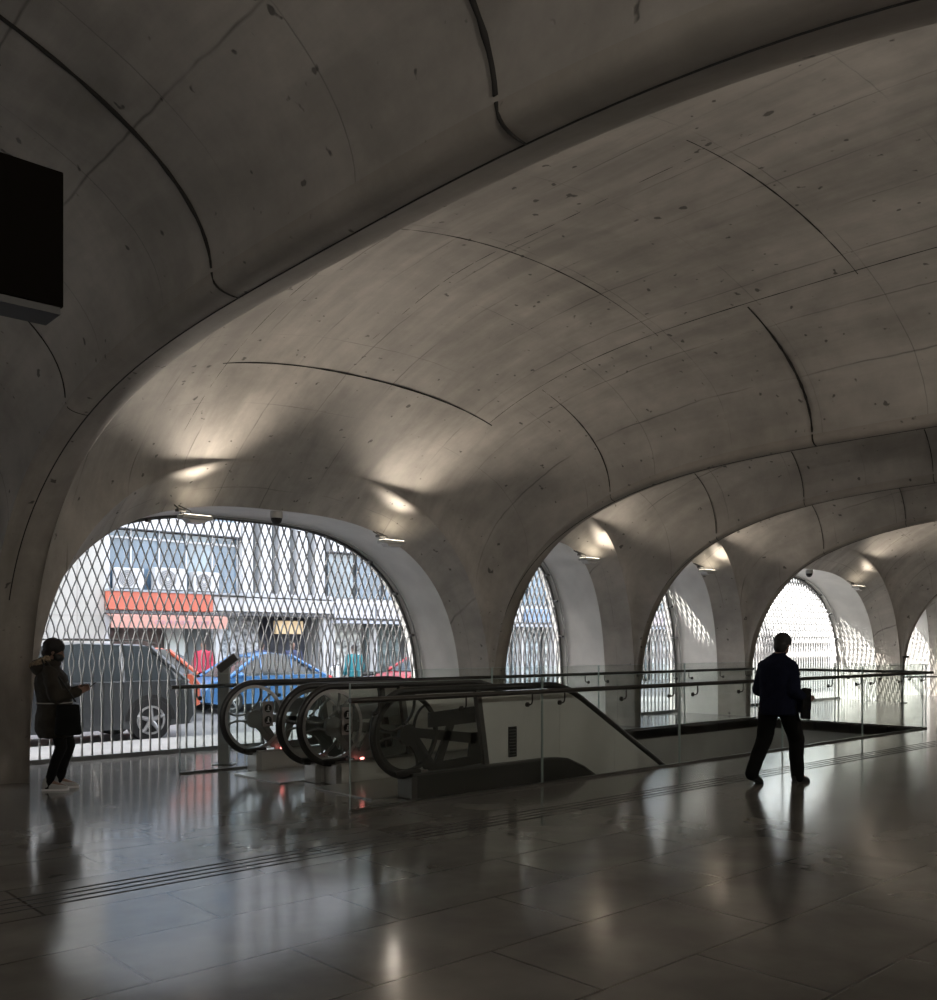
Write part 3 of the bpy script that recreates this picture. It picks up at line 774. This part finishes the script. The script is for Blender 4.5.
for s in ('l', 'r'):
    sh, el, wr, hn = [Vector(q) for q in PM['arm_'+s]]
    j.limb([sh, el, wr.lerp(el, 0.08)], [0.082, 0.075, 0.062])
j.limb([(0.14, -0.22, 1.0), (0.16, -0.24, 0.86)], [0.06, 0.07])
bake(j.build('jacket', navy, f), 0.011, 5, noise=0.02, nsize=0.10)
col = MB().loft([(0.01, 0, 1.45, 0.085, 0.095, 0.15), (0.02, 0, 1.515, 0.072, 0.078, 0.2)]); bake(col.build('collar', navy, f), 0.010, 3)
fd = MB().bbox(-0.085, 0.085, -0.02, 0.02, -0.22, 0.14, 0.018, M=Matrix.Translation((0.13, -0.285, 0.97)) @ Matrix.Rotation(0.08, 4, 'Y'))
bake(fd.build('folded_coat', blk, f), 0.01, 5, noise=0.015)
hb = MB(); hb.ell(H(-0.022, 0, 0.045), 0.108, 0.096, 0.094, hr); hb.ell(H(-0.05, 0, -0.03), 0.074, 0.082, 0.09, hr)
bake(hb.build('hair', hair, f), 0.009, 3, noise=0.008, nsize=0.03)

# woman at the column looking at her phone
parka = mat('olive_parka', (0.036, 0.031, 0.024), 0.8, noise=0.25, nscale=9, spec=0.25); fur = mat('fur_trim', (0.26, 0.20, 0.13), 0.95, noise=0.4, nscale=40, bump=0.6)
snk = mat('pale_trainer', (0.42, 0.42, 0.40), 0.6, noise=0.1)
PW = dict(loc=(3.68, 10.76, 0), rot=math.radians(-28), head=(-0.045, 0, 1.525), neck=(-0.08, 0, 1.36), yaw=-0.05, nod=0.32,
    torso=[(-0.02, 0, 0.85, 0.11, 0.16), (-0.03, 0, 1.0, 0.10, 0.13), (-0.05, 0, 1.2, 0.115, 0.15), (-0.07, 0, 1.3, 0.10, 0.16), (-0.08, 0, 1.37, 0.06, 0.09)],
    arm_l=[(-0.07, 0.17, 1.30), (-0.02, 0.22, 1.04), (0.20, 0.12, 1.10), (0.27, 0.07, 1.13)],
    arm_r=[(-0.07, -0.17, 1.30), (0.00, -0.22, 1.03), (0.20, -0.11, 1.08), (0.27, -0.06, 1.11)],
    palm_l=(0, -0.6, 0.9), palm_r=(0, 0.6, 0.9), curl=0.6,
    leg_l=[(-0.01, 0.08, 0.85), (0.09, 0.09, 0.47), (-0.01, 0.09, 0.09), (0.15, 0.10, 0.03)],
    leg_r=[(-0.02, -0.08, 0.85), (0.03, -0.08, 0.47), (-0.09, -0.08, 0.09), (0.07, -0.09, 0.03)],
    trouser=(0.098, 0.066, 0.046), shoe=1.12, hem=0.045)
f, H, hr = figure('person', PW, dict(skin=M['skin'], trousers=blk, shoe=snk, sole=M['white']), 0.009, 'woman in olive parka with fur hood looking at phone by the left column')
j = MB()
j.loft([(-0.04, 0, 0.58, 0.165, 0.20), (-0.05, 0, 0.65, 0.19, 0.23), (-0.05, 0, 0.78, 0.20, 0.24), (-0.05, 0, 0.96, 0.175, 0.21), (-0.07, 0, 1.12, 0.185, 0.215), (-0.085, 0, 1.25, 0.165, 0.205), (-0.085, 0, 1.34, 0.11, 0.15), (-0.075, 0, 1.39, 0.07, 0.08)])
for s in ('l', 'r'):
    sh, el, wr, hn = [Vector(q) for q in PW['arm_'+s]]
    j.limb([sh, el, wr], [0.078, 0.074, 0.050])
bake(j.build('parka', parka, f), 0.011, 5, noise=0.028, nsize=0.09)
dc = MB().tube([(-0.05+0.186*math.cos(2*PI*k/24), 0.222*math.sin(2*PI*k/24), 0.965) for k in range(24)], 0.007, n=6, closed=True)
dc.build('drawcord', mat('pale_cord', (0.4, 0.38, 0.34), 0.7), f)
hd_ = MB(); hd_.ell((-0.19, 0, 1.35), 0.115, 0.15, 0.095, Matrix.Rotation(0.5, 3, 'Y')); hd_.ell((-0.10, 0, 1.39), 0.12, 0.13, 0.065)
bake(hd_.build('hood', parka, f), 0.011, 4, noise=0.02)
fr = MB().tube([(-0.17-0.10*math.cos(t), 0.125*math.sin(t), 1.42-0.05*math.cos(t)) for t in [(-2.4+4.8*k/20) for k in range(21)]], 0.036, n=10)
bake(fr.build('fur_trim', fur, f), 0.009, 1, noise=0.035, nsize=0.02)
hb = MB(); hb.ell(H(-0.03, 0, 0.05), 0.118, 0.10, 0.10, hr); hb.ell(H(-0.06, 0, -0.02), 0.07, 0.075, 0.09, hr); hb.ell(H(-0.015, 0, 0.095), 0.08, 0.075, 0.045, hr)
bake(hb.build('hair', hair, f), 0.009, 3, noise=0.015, nsize=0.03)
mk = MB(); mk.ell(H(0.05, 0, -0.052), 0.064, 0.064, 0.058, hr); mk.ell(H(0.03, 0, -0.03), 0.06, 0.07, 0.03, hr); bake(mk.build('face_mask', M['black'], f), 0.008, 3)
ph = empty('phone', (0, 0, 0)); 
Mw = Matrix.Translation(Vector(PW['loc'])) @ Matrix.Rotation(PW['rot'], 4, 'Z')
ph.location = Mw @ Vector((0.325, 0.0, 1.135)); ph.rotation_euler = (0, math.radians(-40), PW['rot'])
tag(ph, 'dark smartphone held up in the hands of the woman in the parka', 'phone')
MB().bbox(-0.075, 0.075, -0.036, 0.036, -0.005, 0.005, 0.004).build('case', M['black'], ph)
MB().box(-0.068, 0.068, -0.032, 0.032, 0.005, 0.006).build('screen', mat('phone_screen', (0.02, 0.02, 0.025), 0.1), ph)
hbg = empty('shoulder_bag', Mw @ Vector((0.13, -0.27, 0.62)), PW['rot'], 'black shoulder bag hanging at the front of the woman in the parka', 'bag')
q = MB().loft([(0, 0, 0.0, 0.125, 0.05), (0, 0, 0.03, 0.14, 0.065), (0, 0, 0.18, 0.13, 0.06), (0, 0, 0.32, 0.115, 0.035), (0, 0, 0.335, 0.11, 0.02)])
bake(q.build('bag_body', blk, hbg), 0.010, 2, noise=0.012)
MB().tube([(-0.10, 0, 0.36), (-0.16, 0.02, 0.52), (-0.24, 0.08, 0.70), (-0.28, 0.12, 0.82), (-0.24, 0.13, 0.80), (-0.10, 0.08, 0.62), (0.0, 0.03, 0.48), (0.08, 0, 0.36)], 0.010, n=8).build('strap', M['black'], hbg, smooth=60)

# ------------------------------------------------------------------ street: vehicles
gl_car = mat('car_glass', (0.05, 0.06, 0.065), 0.12, spec=0.6); tyre = mat('tyre', (0.02, 0.02, 0.02), 0.8); rim = mat('wheel_rim', (0.45, 0.45, 0.46), 0.35, metal=0.7)
lampw = mat('headlamp', (0.75, 0.77, 0.8), 0.15); lampr = mat('tail_lamp', (0.5, 0.03, 0.03), 0.2)
def car(loc, L, Wd, Hc, body, roof, colr, label, wheels, wr=0.34, rz=0.0, beltline=None, name='car'):
    """body: lower side outline (x,z) nose at +x; roof: list of (x,z) of the glasshouse top"""
    c = empty(name, loc, rz, label, 'car')
    paint = mat('car_paint', colr, 0.3, metal=0.2, coat=0.6)
    lo = MB(); n = len(body); ws = (0.86, 0.96, 1.0, 1.0, 0.96, 0.86); ys = (-1, -0.93, -0.75, 0.75, 0.93, 1)
    rings = []
    cx = sum(p[0] for p in body)/n; cz = 0.55
    for y, s in zip(ys, (0.955, 0.985, 1.0, 1.0, 0.985, 0.955)):
        rings.append([Vector((cx+(p[0]-cx)*s, y*Wd/2, cz+(p[1]-cz)*(s if p[1] > cz else 1))) for p in body])
    lo.rings(rings); lo.build('body', paint, c, smooth=40)
    zb = beltline
    g = MB(); rr = []
    for y, s, dz in ((-0.93, 0.0, 0), (-0.74, 1.0, 0), (0.74, 1.0, 0), (0.93, 0.0, 0)):
        rr.append([Vector((p[0] if s else p[0]*1.0, y*Wd/2, (p[1] if s else zb-0.02+min(0.0, p[1]-zb)))) for p in roof])
    g.rings(rr, cap=True); g.build('windows', gl_car, c, smooth=30)
    top = [p for p in roof if p[1] > Hc-0.17]
    t = MB(); tt = [(p[0], p[1]) for p in top]
    rr = [[Vector((x, y*Wd/2, z+o)) for y, o in ((-0.75, -0.05), (-0.66, 0.0), (-0.3, 0.03), (0.3, 0.03), (0.66, 0.0), (0.75, -0.05), (0.66, -0.07), (-0.66, -0.07))] for x, z in tt]
    t.rings(rr); t.build('roof', paint, c, smooth=40)
    x0, x1 = roof[0][0], roof[-1][0]
    # pillars on both sides
    xs = [x0+(x1-x0)*k for k in (0.36, 0.68)]
    for x in xs:
        for s in (-1, 1): MB().tube([(x, s*Wd/2*0.935, zb-0.02), (x, s*Wd/2*0.755, Hc-0.05)], 0.035, n=6).build('pillar', paint, c, smooth=60)
    for s in (-1, 1):
        for seg_ in ((roof[0], top[0]), (top[-1], roof[-1])):
            (xa, za), (xb, zb_) = seg_; ya = 0.935 if za < zb_ else 0.755; yb = 0.755 if za < zb_ else 0.935
            MB().tube([(xa, s*Wd/2*ya, za), (xb, s*Wd/2*yb, zb_)], 0.045, n=6).build('pillar', paint, c, smooth=60)
    for x in wheels:
        for s in (-1, 1):
            w = MB(); y = s*(Wd/2-0.10)
            w.cyl((x, y-0.11, wr), (x, y+0.11, wr), wr, 28)
            wo = w.build('wheel', tyre, c, smooth=40)
            r = MB(); yo = y+s*0.115; r.annulus(x, wr, wr*0.58, wr*0.68, yo-0.01, yo+0.012, 28)
            for k in range(5):
                a = 2*PI*k/5+0.3; r.limb([(x, yo, wr), (x+math.cos(a)*wr*0.62, yo, wr+math.sin(a)*wr*0.62)], [wr*0.13, wr*0.08], n=6)
            r.build('rim', rim, wo, smooth=40)
            a_ = MB(); a_.annulus(x, wr, wr*1.02, wr*1.2, s*(Wd/2)-0.04 if s > 0 else -Wd/2-0.015, s*(Wd/2)+0.015 if s > 0 else -Wd/2+0.04, 20, 0.0, PI)
            a_.build('wheel_arch', tyre if name == 'suv' else paint, c, smooth=40)
    for s in (-1, 1):
        MB().ell((body[0][0]-0.08 if False else max(p[0] for p in body)-0.12, s*Wd*0.38, 0.68), 0.10, 0.14, 0.09).build('headlamp', lampw, c, smooth=180)
        MB().ell((min(p[0] for p in body)+0.10, s*Wd*0.38, 0.80), 0.08, 0.10, 0.10).build('tail_lamp', lampr, c, smooth=180)
        MB().ell((roof[-1][0]-0.25, s*(Wd/2+0.08), zb+0.04), 0.07, 0.11, 0.07).build('mirror', paint, c, smooth=180)
    for x in (roof[0][0]+(roof[-1][0]-roof[0][0])*0.40, roof[0][0]+(roof[-1][0]-roof[0][0])*0.70):
        MB().bbox(x-0.08, x+0.08, -Wd/2-0.02, -Wd/2+0.01, zb-0.16, zb-0.12, 0.008).build('door_handle', rim, c)
    return c
# SUV, tail to the right
suvb = [(2.25, 0.32), (2.30, 0.72), (2.1, 0.96), (1.05, 1.05), (0.9, 1.08), (-2.1, 1.10), (-2.26, 0.95), (-2.30, 0.45), (-2.2, 0.28), (-1.0, 0.24), (1.2, 0.24)]
suvr = [(-2.12, 1.04), (-1.75, 1.55), (-1.45, 1.70), (-0.2, 1.74), (0.4, 1.68), (1.2, 1.04)]
c_ = car((5.75, 17.15, -0.12), 4.6, 1.85, 1.74, suvb, suvr, (0.055, 0.06, 0.065), 'dark grey off-road car passing close behind the near grille', (-1.38, 1.4), 0.38, PI, 1.05, 'suv')
for s in (-0.62, 0.62):
    MB().tube([(-1.6, s, 1.74), (-1.4, s, 1.81), (0.0, s, 1.82), (0.3, s, 1.74)], 0.018, n=6).build('roof_rail', M['rail'], c_)
# blue rounded hatchback
bb = [(1.95, 0.3), (2.0, 0.6), (1.75, 0.80), (1.0, 0.93), (-1.55, 0.95), (-1.92, 0.75), (-1.95, 0.4), (-1.7, 0.24), (1.6, 0.22)]
brf = [(-1.62, 0.90), (-1.1, 1.26), (-0.6, 1.45), (0.0, 1.51), (0.45, 1.42), (0.8, 1.24), (1.25, 0.90)]
car((12.75, 22.3, -0.12), 3.9, 1.7, 1.51, bb, brf, (0.06, 0.19, 0.42), 'bright blue rounded hatchback parked across the street', (-1.2, 1.22), 0.31, PI, 0.92)
rb = [(1.95, 0.3), (2.0, 0.65), (1.7, 0.85), (0.9, 0.98), (-1.75, 1.0), (-1.95, 0.8), (-1.95, 0.35), (-1.6, 0.24), (1.6, 0.22)]
rrf = [(-1.85, 0.95), (-1.6, 1.3), (-1.2, 1.44), (0.1, 1.46), (0.5, 1.34), (1.2, 0.95)]
car((18.5, 21.8, -0.12), 4.0, 1.7, 1.46, rb, rrf, (0.42, 0.05, 0.06), 'red hatchback at the right edge of the near window', (-1.2, 1.25), 0.31, PI, 0.97)
car((7.95, 20.6, -0.12), 4.0, 1.7, 1.66, [(p[0], p[1]*1.08) for p in rb], [(p[0], p[1]*1.13) for p in rrf], (0.60, 0.13, 0.07), 'orange red hatchback half hidden behind the dark off-road car', (-1.2, 1.25), 0.31, PI, 1.05)

# parked scooters
def scooter(loc, rz, colr, label):
    s = empty('scooter', loc, rz, label, 'scooter', 'scooters parked before the shops')
    p = mat('scooter_paint', colr, 0.35, coat=0.4)
    for x in (-0.55, 0.6):
        w = MB(); ring = [(x+0.23*math.cos(2*PI*k/24), 0, 0.26+0.23*math.sin(2*PI*k/24)) for k in range(24)]; w.tube(ring, 0.045, n=8, closed=True, up=(0, 1, 0)); w.cyl((x, -0.03, 0.26), (x, 0.03, 0.26), 0.12, 16)
        w.build('wheel', tyre, s, smooth=50)
    MB().limb([(-0.7, 0, 0.55), (-0.2, 0, 0.55), (0.0, 0, 0.32), (0.3, 0, 0.30)], [0.13, 0.15, 0.10, 0.09]).limb([(0.35, 0, 0.35), (0.42, 0, 0.9)], [0.10, 0.11]).build('body', p, s, smooth=60)
    MB().bbox(-0.72, 0.02, -0.13, 0.13, 0.68, 0.78, 0.04).build('seat', M['black'], s, smooth=60)
    MB().tube([(0.58, 0, 0.28), (0.44, 0, 0.95)], 0.025, n=8).tube([(0.38, -0.32, 1.0), (0.44, 0, 0.98), (0.38, 0.32, 1.0)], 0.02, n=8).build('handlebar', M['rail'], s, smooth=60)
    MB().ell((0.5, 0, 0.88), 0.07, 0.08, 0.07).build('headlamp', lampw, s, smooth=180)
scooter((16.6, 23.6, -0.01), 2.2, (0.7, 0.72, 0.74), 'white scooter parked right of the person in teal')
scooter((17.5, 23.9, -0.01), 2.0, (0.08, 0.09, 0.1), 'black scooter parked behind the red hatchback')
scooter((11.3, 24.3, -0.01), 1.2, (0.45, 0.05, 0.06), 'dark red scooter parked between orange and blue cars')

# people across the street
def walker(loc, rz, top, low, label, h=1.0):
    P = dict(loc=loc, rot=rz, head=(0.01, 0, 1.60), neck=(0.0, 0, 1.44), nod=0.1,
        torso=[(0, 0, 0.88, 0.12, 0.16), (0, 0, 1.0, 0.11, 0.15), (0, 0, 1.2, 0.12, 0.17), (0, 0, 1.36, 0.12, 0.19), (0, 0, 1.44, 0.07, 0.11)],
        arm_l=[(0, 0.21, 1.38), (-0.02, 0.27, 1.10), (0.12, 0.24, 0.90), (0.16, 0.23, 0.84)],
        arm_r=[(0, -0.21, 1.38), (-0.04, -0.27, 1.10), (0.04, -0.25, 0.88), (0.06, -0.25, 0.82)],
        palm_l=(0.3, -1, 0), palm_r=(0.3, 1, 0),
        leg_l=[(0, 0.10, 0.90), (0.08, 0.10, 0.50), (0.10, 0.10, 0.09), (0.26, 0.11, 0.03)],
        leg_r=[(0, -0.10, 0.90), (-0.01, -0.10, 0.50), (-0.12, -0.10, 0.09), (0.04, -0.11, 0.03)])
    f, H, hr = figure('person', P, dict(skin=M['skin'], trousers=low, shoe=shoe_m), 0.014, label)
    j = MB().loft([(0, 0, 0.82, 0.17, 0.21), (0, 0, 1.0, 0.16, 0.20), (0, 0, 1.25, 0.15, 0.21), (0, 0, 1.38, 0.13, 0.20), (0, 0, 1.47, 0.07, 0.09)])
    for s in ('l', 'r'):
        sh, el, wr, hn = [Vector(q) for q in P['arm_'+s]]; j.limb([sh, el, wr], [0.08, 0.07, 0.052])
    bake(j.build('jacket', top, f), 0.016, 4)
    hb = MB(); hb.ell(H(-0.022, 0, 0.045), 0.096, 0.084, 0.088, hr); hb.ell(H(-0.045, 0, -0.02), 0.065, 0.072, 0.075, hr)
    bake(hb.build('hair', hair, f), 0.014, 2)
teal = mat('teal_cloth', (0.02, 0.17, 0.20), 0.8); bluedk = mat('dark_blue_cloth', (0.03, 0.04, 0.09), 0.8); greyc = mat('grey_cloth', (0.25, 0.24, 0.25), 0.8); redc = mat('crimson_cloth', (0.35, 0.03, 0.06), 0.8)
walker((15.6, 21.9, -0.12), 1.6, teal, bluedk, 'person in teal jacket standing in the street right of the blue car')
walker((15.0, 24.2, -0.01), -1.9, bluedk, blk, 'person in dark blue jacket at the shop counter under the beige sign')
walker((14.2, 24.6, -0.01), 0.6, bluedk, greyc, 'person in dark jacket standing behind the blue car roof')
walker((12.6, 25.1, -0.01), -2.2, redc, blk, 'person in crimson top by the shop door behind the blue car')

# ------------------------------------------------------------------ street: buildings
def em(col, r=0.7, **k): return mat('painted_surface', col, r, **k)
F = 26.0
beige = em((0.40, 0.385, 0.35), noise=0.05, nscale=1.0); conc = em((0.34, 0.34, 0.34), noise=0.08, nscale=0.8)
wht = em((0.50, 0.505, 0.51), noise=0.08, nscale=2); blueg = mat('blue_window', (0.10, 0.155, 0.21), 0.15, spec=0.8, noise=0.35, nscale=0.9)
blueg2 = mat('pale_window', (0.20, 0.25, 0.28), 0.2, spec=0.7, noise=0.3, nscale=1.3); drk = em((0.08, 0.08, 0.085)); brown = em((0.16, 0.13, 0.12), noise=0.5, nscale=4)
# tall corner building
t = empty('building', (2, F, 0), 0, 'tall plain beige building at the left edge across the street', 'building')
MB().box(-42, -8.0, 0.0, 5, 0, 24).box(-8.0, -1.0, 0.0, 5, 0, 21.9).box(-1.0, 8.1, 0.0, 10, 0, 11).build('wall', beige, t)
sm = MB()
for x in (6.6, 7.35): sm.box(x, x+0.02, -0.01, 0.0, 0, 11)
for z in (2.4, 4.6): sm.box(2, 8.1, -0.01, 0.0, z, z+0.02)
sm.build('wall_joint', em((0.35, 0.33, 0.3)), t)
# glazed block with red fascia
g = empty('building', (10.1, F, 0), 0, 'blue glazed shop building with long red fascia and three cooling units', 'building')
MB().box(0, 4.2, 0.9, 9, 0, 11).box(0, 4.2, 0.0, 1.0, 2.45, 3.12).box(0, 4.2, 0.0, 1.0, 4.9, 5.3).box(0, 0.15, 0, 1, 0, 5).build('wall', wht, g)
for i in range(5):
    x = i*0.84; p = MB().box(x+0.03, x+0.81, 0.28, 0.34, 3.15, 4.86).box(x+0.03, x+0.81, 0.28, 0.34, 5.32, 7.0); p.build('window_pane', blueg if i % 2 == 0 else blueg2 if i == 3 else blueg, g)
fm = MB()
for i in range(6): fm.box(max(i*0.84-0.02, 0), min(i*0.84+0.02, 4.2), 0.22, 0.30, 3.1, 7)
fm.box(0, 4.2, 0.22, 0.30, 4.62, 4.68); fm.box(0, 4.2, 0.22, 0.3, 5.28, 5.36); fm.build('window_frame', wht, g)
MB().bbox(0.02, 3.15, -0.22, 0.02, 2.58, 3.10, 0.02).build('red_fascia', em((0.46, 0.125, 0.08), 0.7), g)
MB().bbox(3.2, 4.2, -0.12, 0.02, 2.62, 3.06, 0.02).build('white_fascia', wht, g)
MB().box(0, 4.2, -0.25, 0.05, 3.10, 3.16).build('ledge', em((0.30, 0.32, 0.34)), g)
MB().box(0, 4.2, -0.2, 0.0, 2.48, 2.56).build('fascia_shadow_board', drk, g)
aw = MB(); aw.rings([[Vector((x, 0.0, 2.50)), Vector((x, -0.35, 2.42)), Vector((x, -0.36, 2.08)), Vector((x, -0.33, 2.08)), Vector((x, -0.32, 2.39)), Vector((x, 0.0, 2.46))] for x in (0.05, 1.2, 2.4, 3.55)])
ao = aw.build('awning', em((0.50, 0.27, 0.22), 0.8), g)
lt = MB()
for k in range(10):
    x = 1.15+k*0.19
    lt.annulus(x, 2.25, 0.035, 0.055, -0.372, -0.36, 14)
    if k % 2: lt.box(x+0.06, x+0.075, -0.372, -0.36, 2.19, 2.31)
lt.build('lettering', em((0.45, 0.25, 0.3)), ao)
sh = MB().box(0.15, 2.0, 0.7, 0.72, 0.0, 2.4); sh.build('shop_window', brown, g)
MB().box(2.0, 2.6, 0.5, 0.6, 0, 2.4).build('shop_door', em((0.55, 0.60, 0.58)), g)
MB().box(2.6, 3.3, 0.7, 0.72, 0.0, 2.4).build('shop_window', em((0.15, 0.17, 0.17)), g)
MB().box(3.3, 3.5, -0.1, 0.1, 0, 2.45).build('pillar', wht, g)
MB().box(3.5, 4.2, 0.6, 0.62, 0.0, 2.4).build('shop_window', em((0.33, 0.36, 0.38), noise=0.8, nscale=9), g)
for x, w in ((0.35, 0.78), (1.55, 0.95), (2.65, 0.80)):
    a = empty('cooling_unit', (10.1+x, F-0.05, 3.16), 0, 'white cooling unit %s on the red fascia ledge' % {0.35: 'leftmost of three', 1.55: 'largest, in the middle of three', 2.65: 'rightmost of three'}[x], 'air conditioner', 'cooling units on the ledge')
    hh = 0.66 if w > 0.9 else 0.60
    MB().bbox(-w/2+0.3, w/2+0.3, -0.16, 0.16, 0.03, hh, 0.015).box(-w/2+0.34, -w/2+0.40, -0.15, 0.15, 0, 0.03).box(w/2+0.2, w/2+0.26, -0.15, 0.15, 0, 0.03).build('casing', wht, a)
    r0 = hh*0.41; cx_ = 0.3-w*0.12
    fg = MB(); fg.cyl((cx_, -0.165, hh/2), (cx_, -0.15, hh/2), r0, 28); fo = fg.build('fan_opening', em((0.22, 0.22, 0.22)), a)
    q = MB()
    for rr_ in (0.35, 0.55, 0.75, 0.95): q.annulus(cx_, hh/2, r0*rr_-0.004, r0*rr_+0.004, -0.178, -0.168, 24)
    q.cyl((cx_, -0.185, hh/2), (cx_, -0.165, hh/2), r0*0.2, 14); q.build('fan_guard', wht, fo)
# white pilastered block
w_ = empty('building', (14.3, F, 0), 0, 'white building with tall pilasters and a row of small signs above dark shop', 'building')
MB().box(0, 3.3, 1.2, 9, 0, 11).box(0, 3.3, 0.2, 1.3, 2.55, 3.2).build('wall', conc, w_)
for i in range(5): MB().bbox(i*0.66+0.05, i*0.66+0.42, 0.0, 0.5, 3.2, 11, 0.03).build('pilaster', wht, w_)
for i in range(4): MB().box(i*0.66+0.42, i*0.66+0.71, 0.55, 0.6, 3.2, 9).build('window_pane', blueg2, w_)
MB().bbox(0.0, 3.3, -0.15, 0.2, 2.62, 3.05, 0.02).build('sign_band', wht, w_)
MB().box(0, 3.3, -0.2, 0.25, 3.08, 3.20).build('ledge', em((0.42, 0.43, 0.45)), w_)
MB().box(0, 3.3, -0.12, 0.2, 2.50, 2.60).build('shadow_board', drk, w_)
MB().box(0, 1.1, 0.9, 0.95, 0, 2.5).build('shop_window', em((0.42, 0.44, 0.46), noise=0.8, nscale=8), w_)
MB().box(1.1, 3.0, 1.1, 1.15, 0, 2.5).build('shop_opening', em((0.05, 0.055, 0.07), noise=0.6, nscale=3), w_)
MB().bbox(1.35, 2.35, 0.2, 0.4, 1.95, 2.38, 0.02).build('beige_sign', em((0.70, 0.52, 0.30)), w_)
MB().box(3.0, 3.25, 0.0, 0.3, 0, 2.5).build('pillar', wht, w_)
# blocks further right
def block(x0, x1, label, seed, colw=wht):
    random.seed(seed)
    b = empty('building', (x0, F, 0), 0, label, 'building'); L = x1-x0
    MB().box(0, L, 0.9, 9, 0, 11).box(0, L, 0.0, 1.0, 2.5, 3.15).box(0, L, 0, 1.0, 4.7, 5.2).build('wall', colw, b)
    n = int(L/1.1); 
    for i in range(n): MB().box(i*L/n+0.08, (i+1)*L/n-0.08, 0.3, 0.35, 3.2, 4.65).build('window_pane', blueg if i % 3 else blueg2, b)
    k = int(L/1.6); cs = [(0.09, 0.10, 0.30), (0.46, 0.47, 0.5), (0.32, 0.37, 0.46), (0.42, 0.36, 0.38), (0.5, 0.5, 0.52), (0.2, 0.28, 0.4)]
    for i in range(k):
        MB().bbox(i*L/k+0.04, (i+1)*L/k-0.04, -0.14, 0.0, 2.5, 3.05, 0.02).build('shop_sign', em(random.choice(cs)), b)
        MB().box(i*L/k+0.1, (i+1)*L/k-0.1, 0.6, 0.65, 0, 2.4).build('shop_front', em(random.choice([(0.12, 0.15, 0.15), (0.35, 0.4, 0.42), (0.5, 0.52, 0.5)]), noise=0.8, nscale=6), b)
        MB().box(i*L/k+0.01, i*L/k+0.14, 0, 0.3, 0, 2.45).build('pillar', wht, b)
    MB().box(0, L, -0.4, 0.05, 2.32, 2.42).build('canopy', em((0.38, 0.40, 0.45)), b)
block(17.6, 24.6, 'pale shop building with blue signs seen at the right of the near window', 3)
block(24.8, 32.0, 'pale shop building seen through the narrow window behind the second column', 5)
block(32.2, 41.0, 'pale shop building seen through the third window', 8)
# sunlit plaza at the right: glazed kiosk
k = empty('kiosk', (29.5, 17.2, -0.01), 0, 'low glazed kiosk with dark end panels seen through the large far window', 'kiosk')
MB().box(0, 5.2, 0, 2.0, 2.05, 2.18).build('roof', em((0.55, 0.55, 0.53)), k)
MB().box(0, 0.75, 0, 1.9, 0, 2.05).build('end_panel', em((0.16, 0.155, 0.15)), k); MB().box(4.5, 5.2, 0, 1.9, 0, 2.05).build('end_panel', em((0.12, 0.12, 0.12)), k)
MB().bbox(4.7, 5.05, -0.02, 0.0, 0.2, 1.85, 0.01).build('door', em((0.3, 0.3, 0.3)), k)
fm = MB()
for i in range(9): fm.box(0.75+i*0.469-0.015, 0.75+i*0.469+0.015, -0.01, 0.04, 0, 2.05)
for z in (0.7, 1.3, 1.7): fm.box(0.75, 4.5, -0.01, 0.04, z-0.012, z+0.012)
fm.build('window_frame', em((0.1, 0.1, 0.1)), k)
MB().box(0.75, 4.5, 0.01, 0.02, 0.6, 2.05).build('window_pane', glass_mat('kiosk_glass', (0.8, 0.83, 0.82)), k)
MB().box(0.75, 4.5, 0.0, 0.03, 0, 0.62).build('low_wall', em((0.4, 0.41, 0.4)), k)
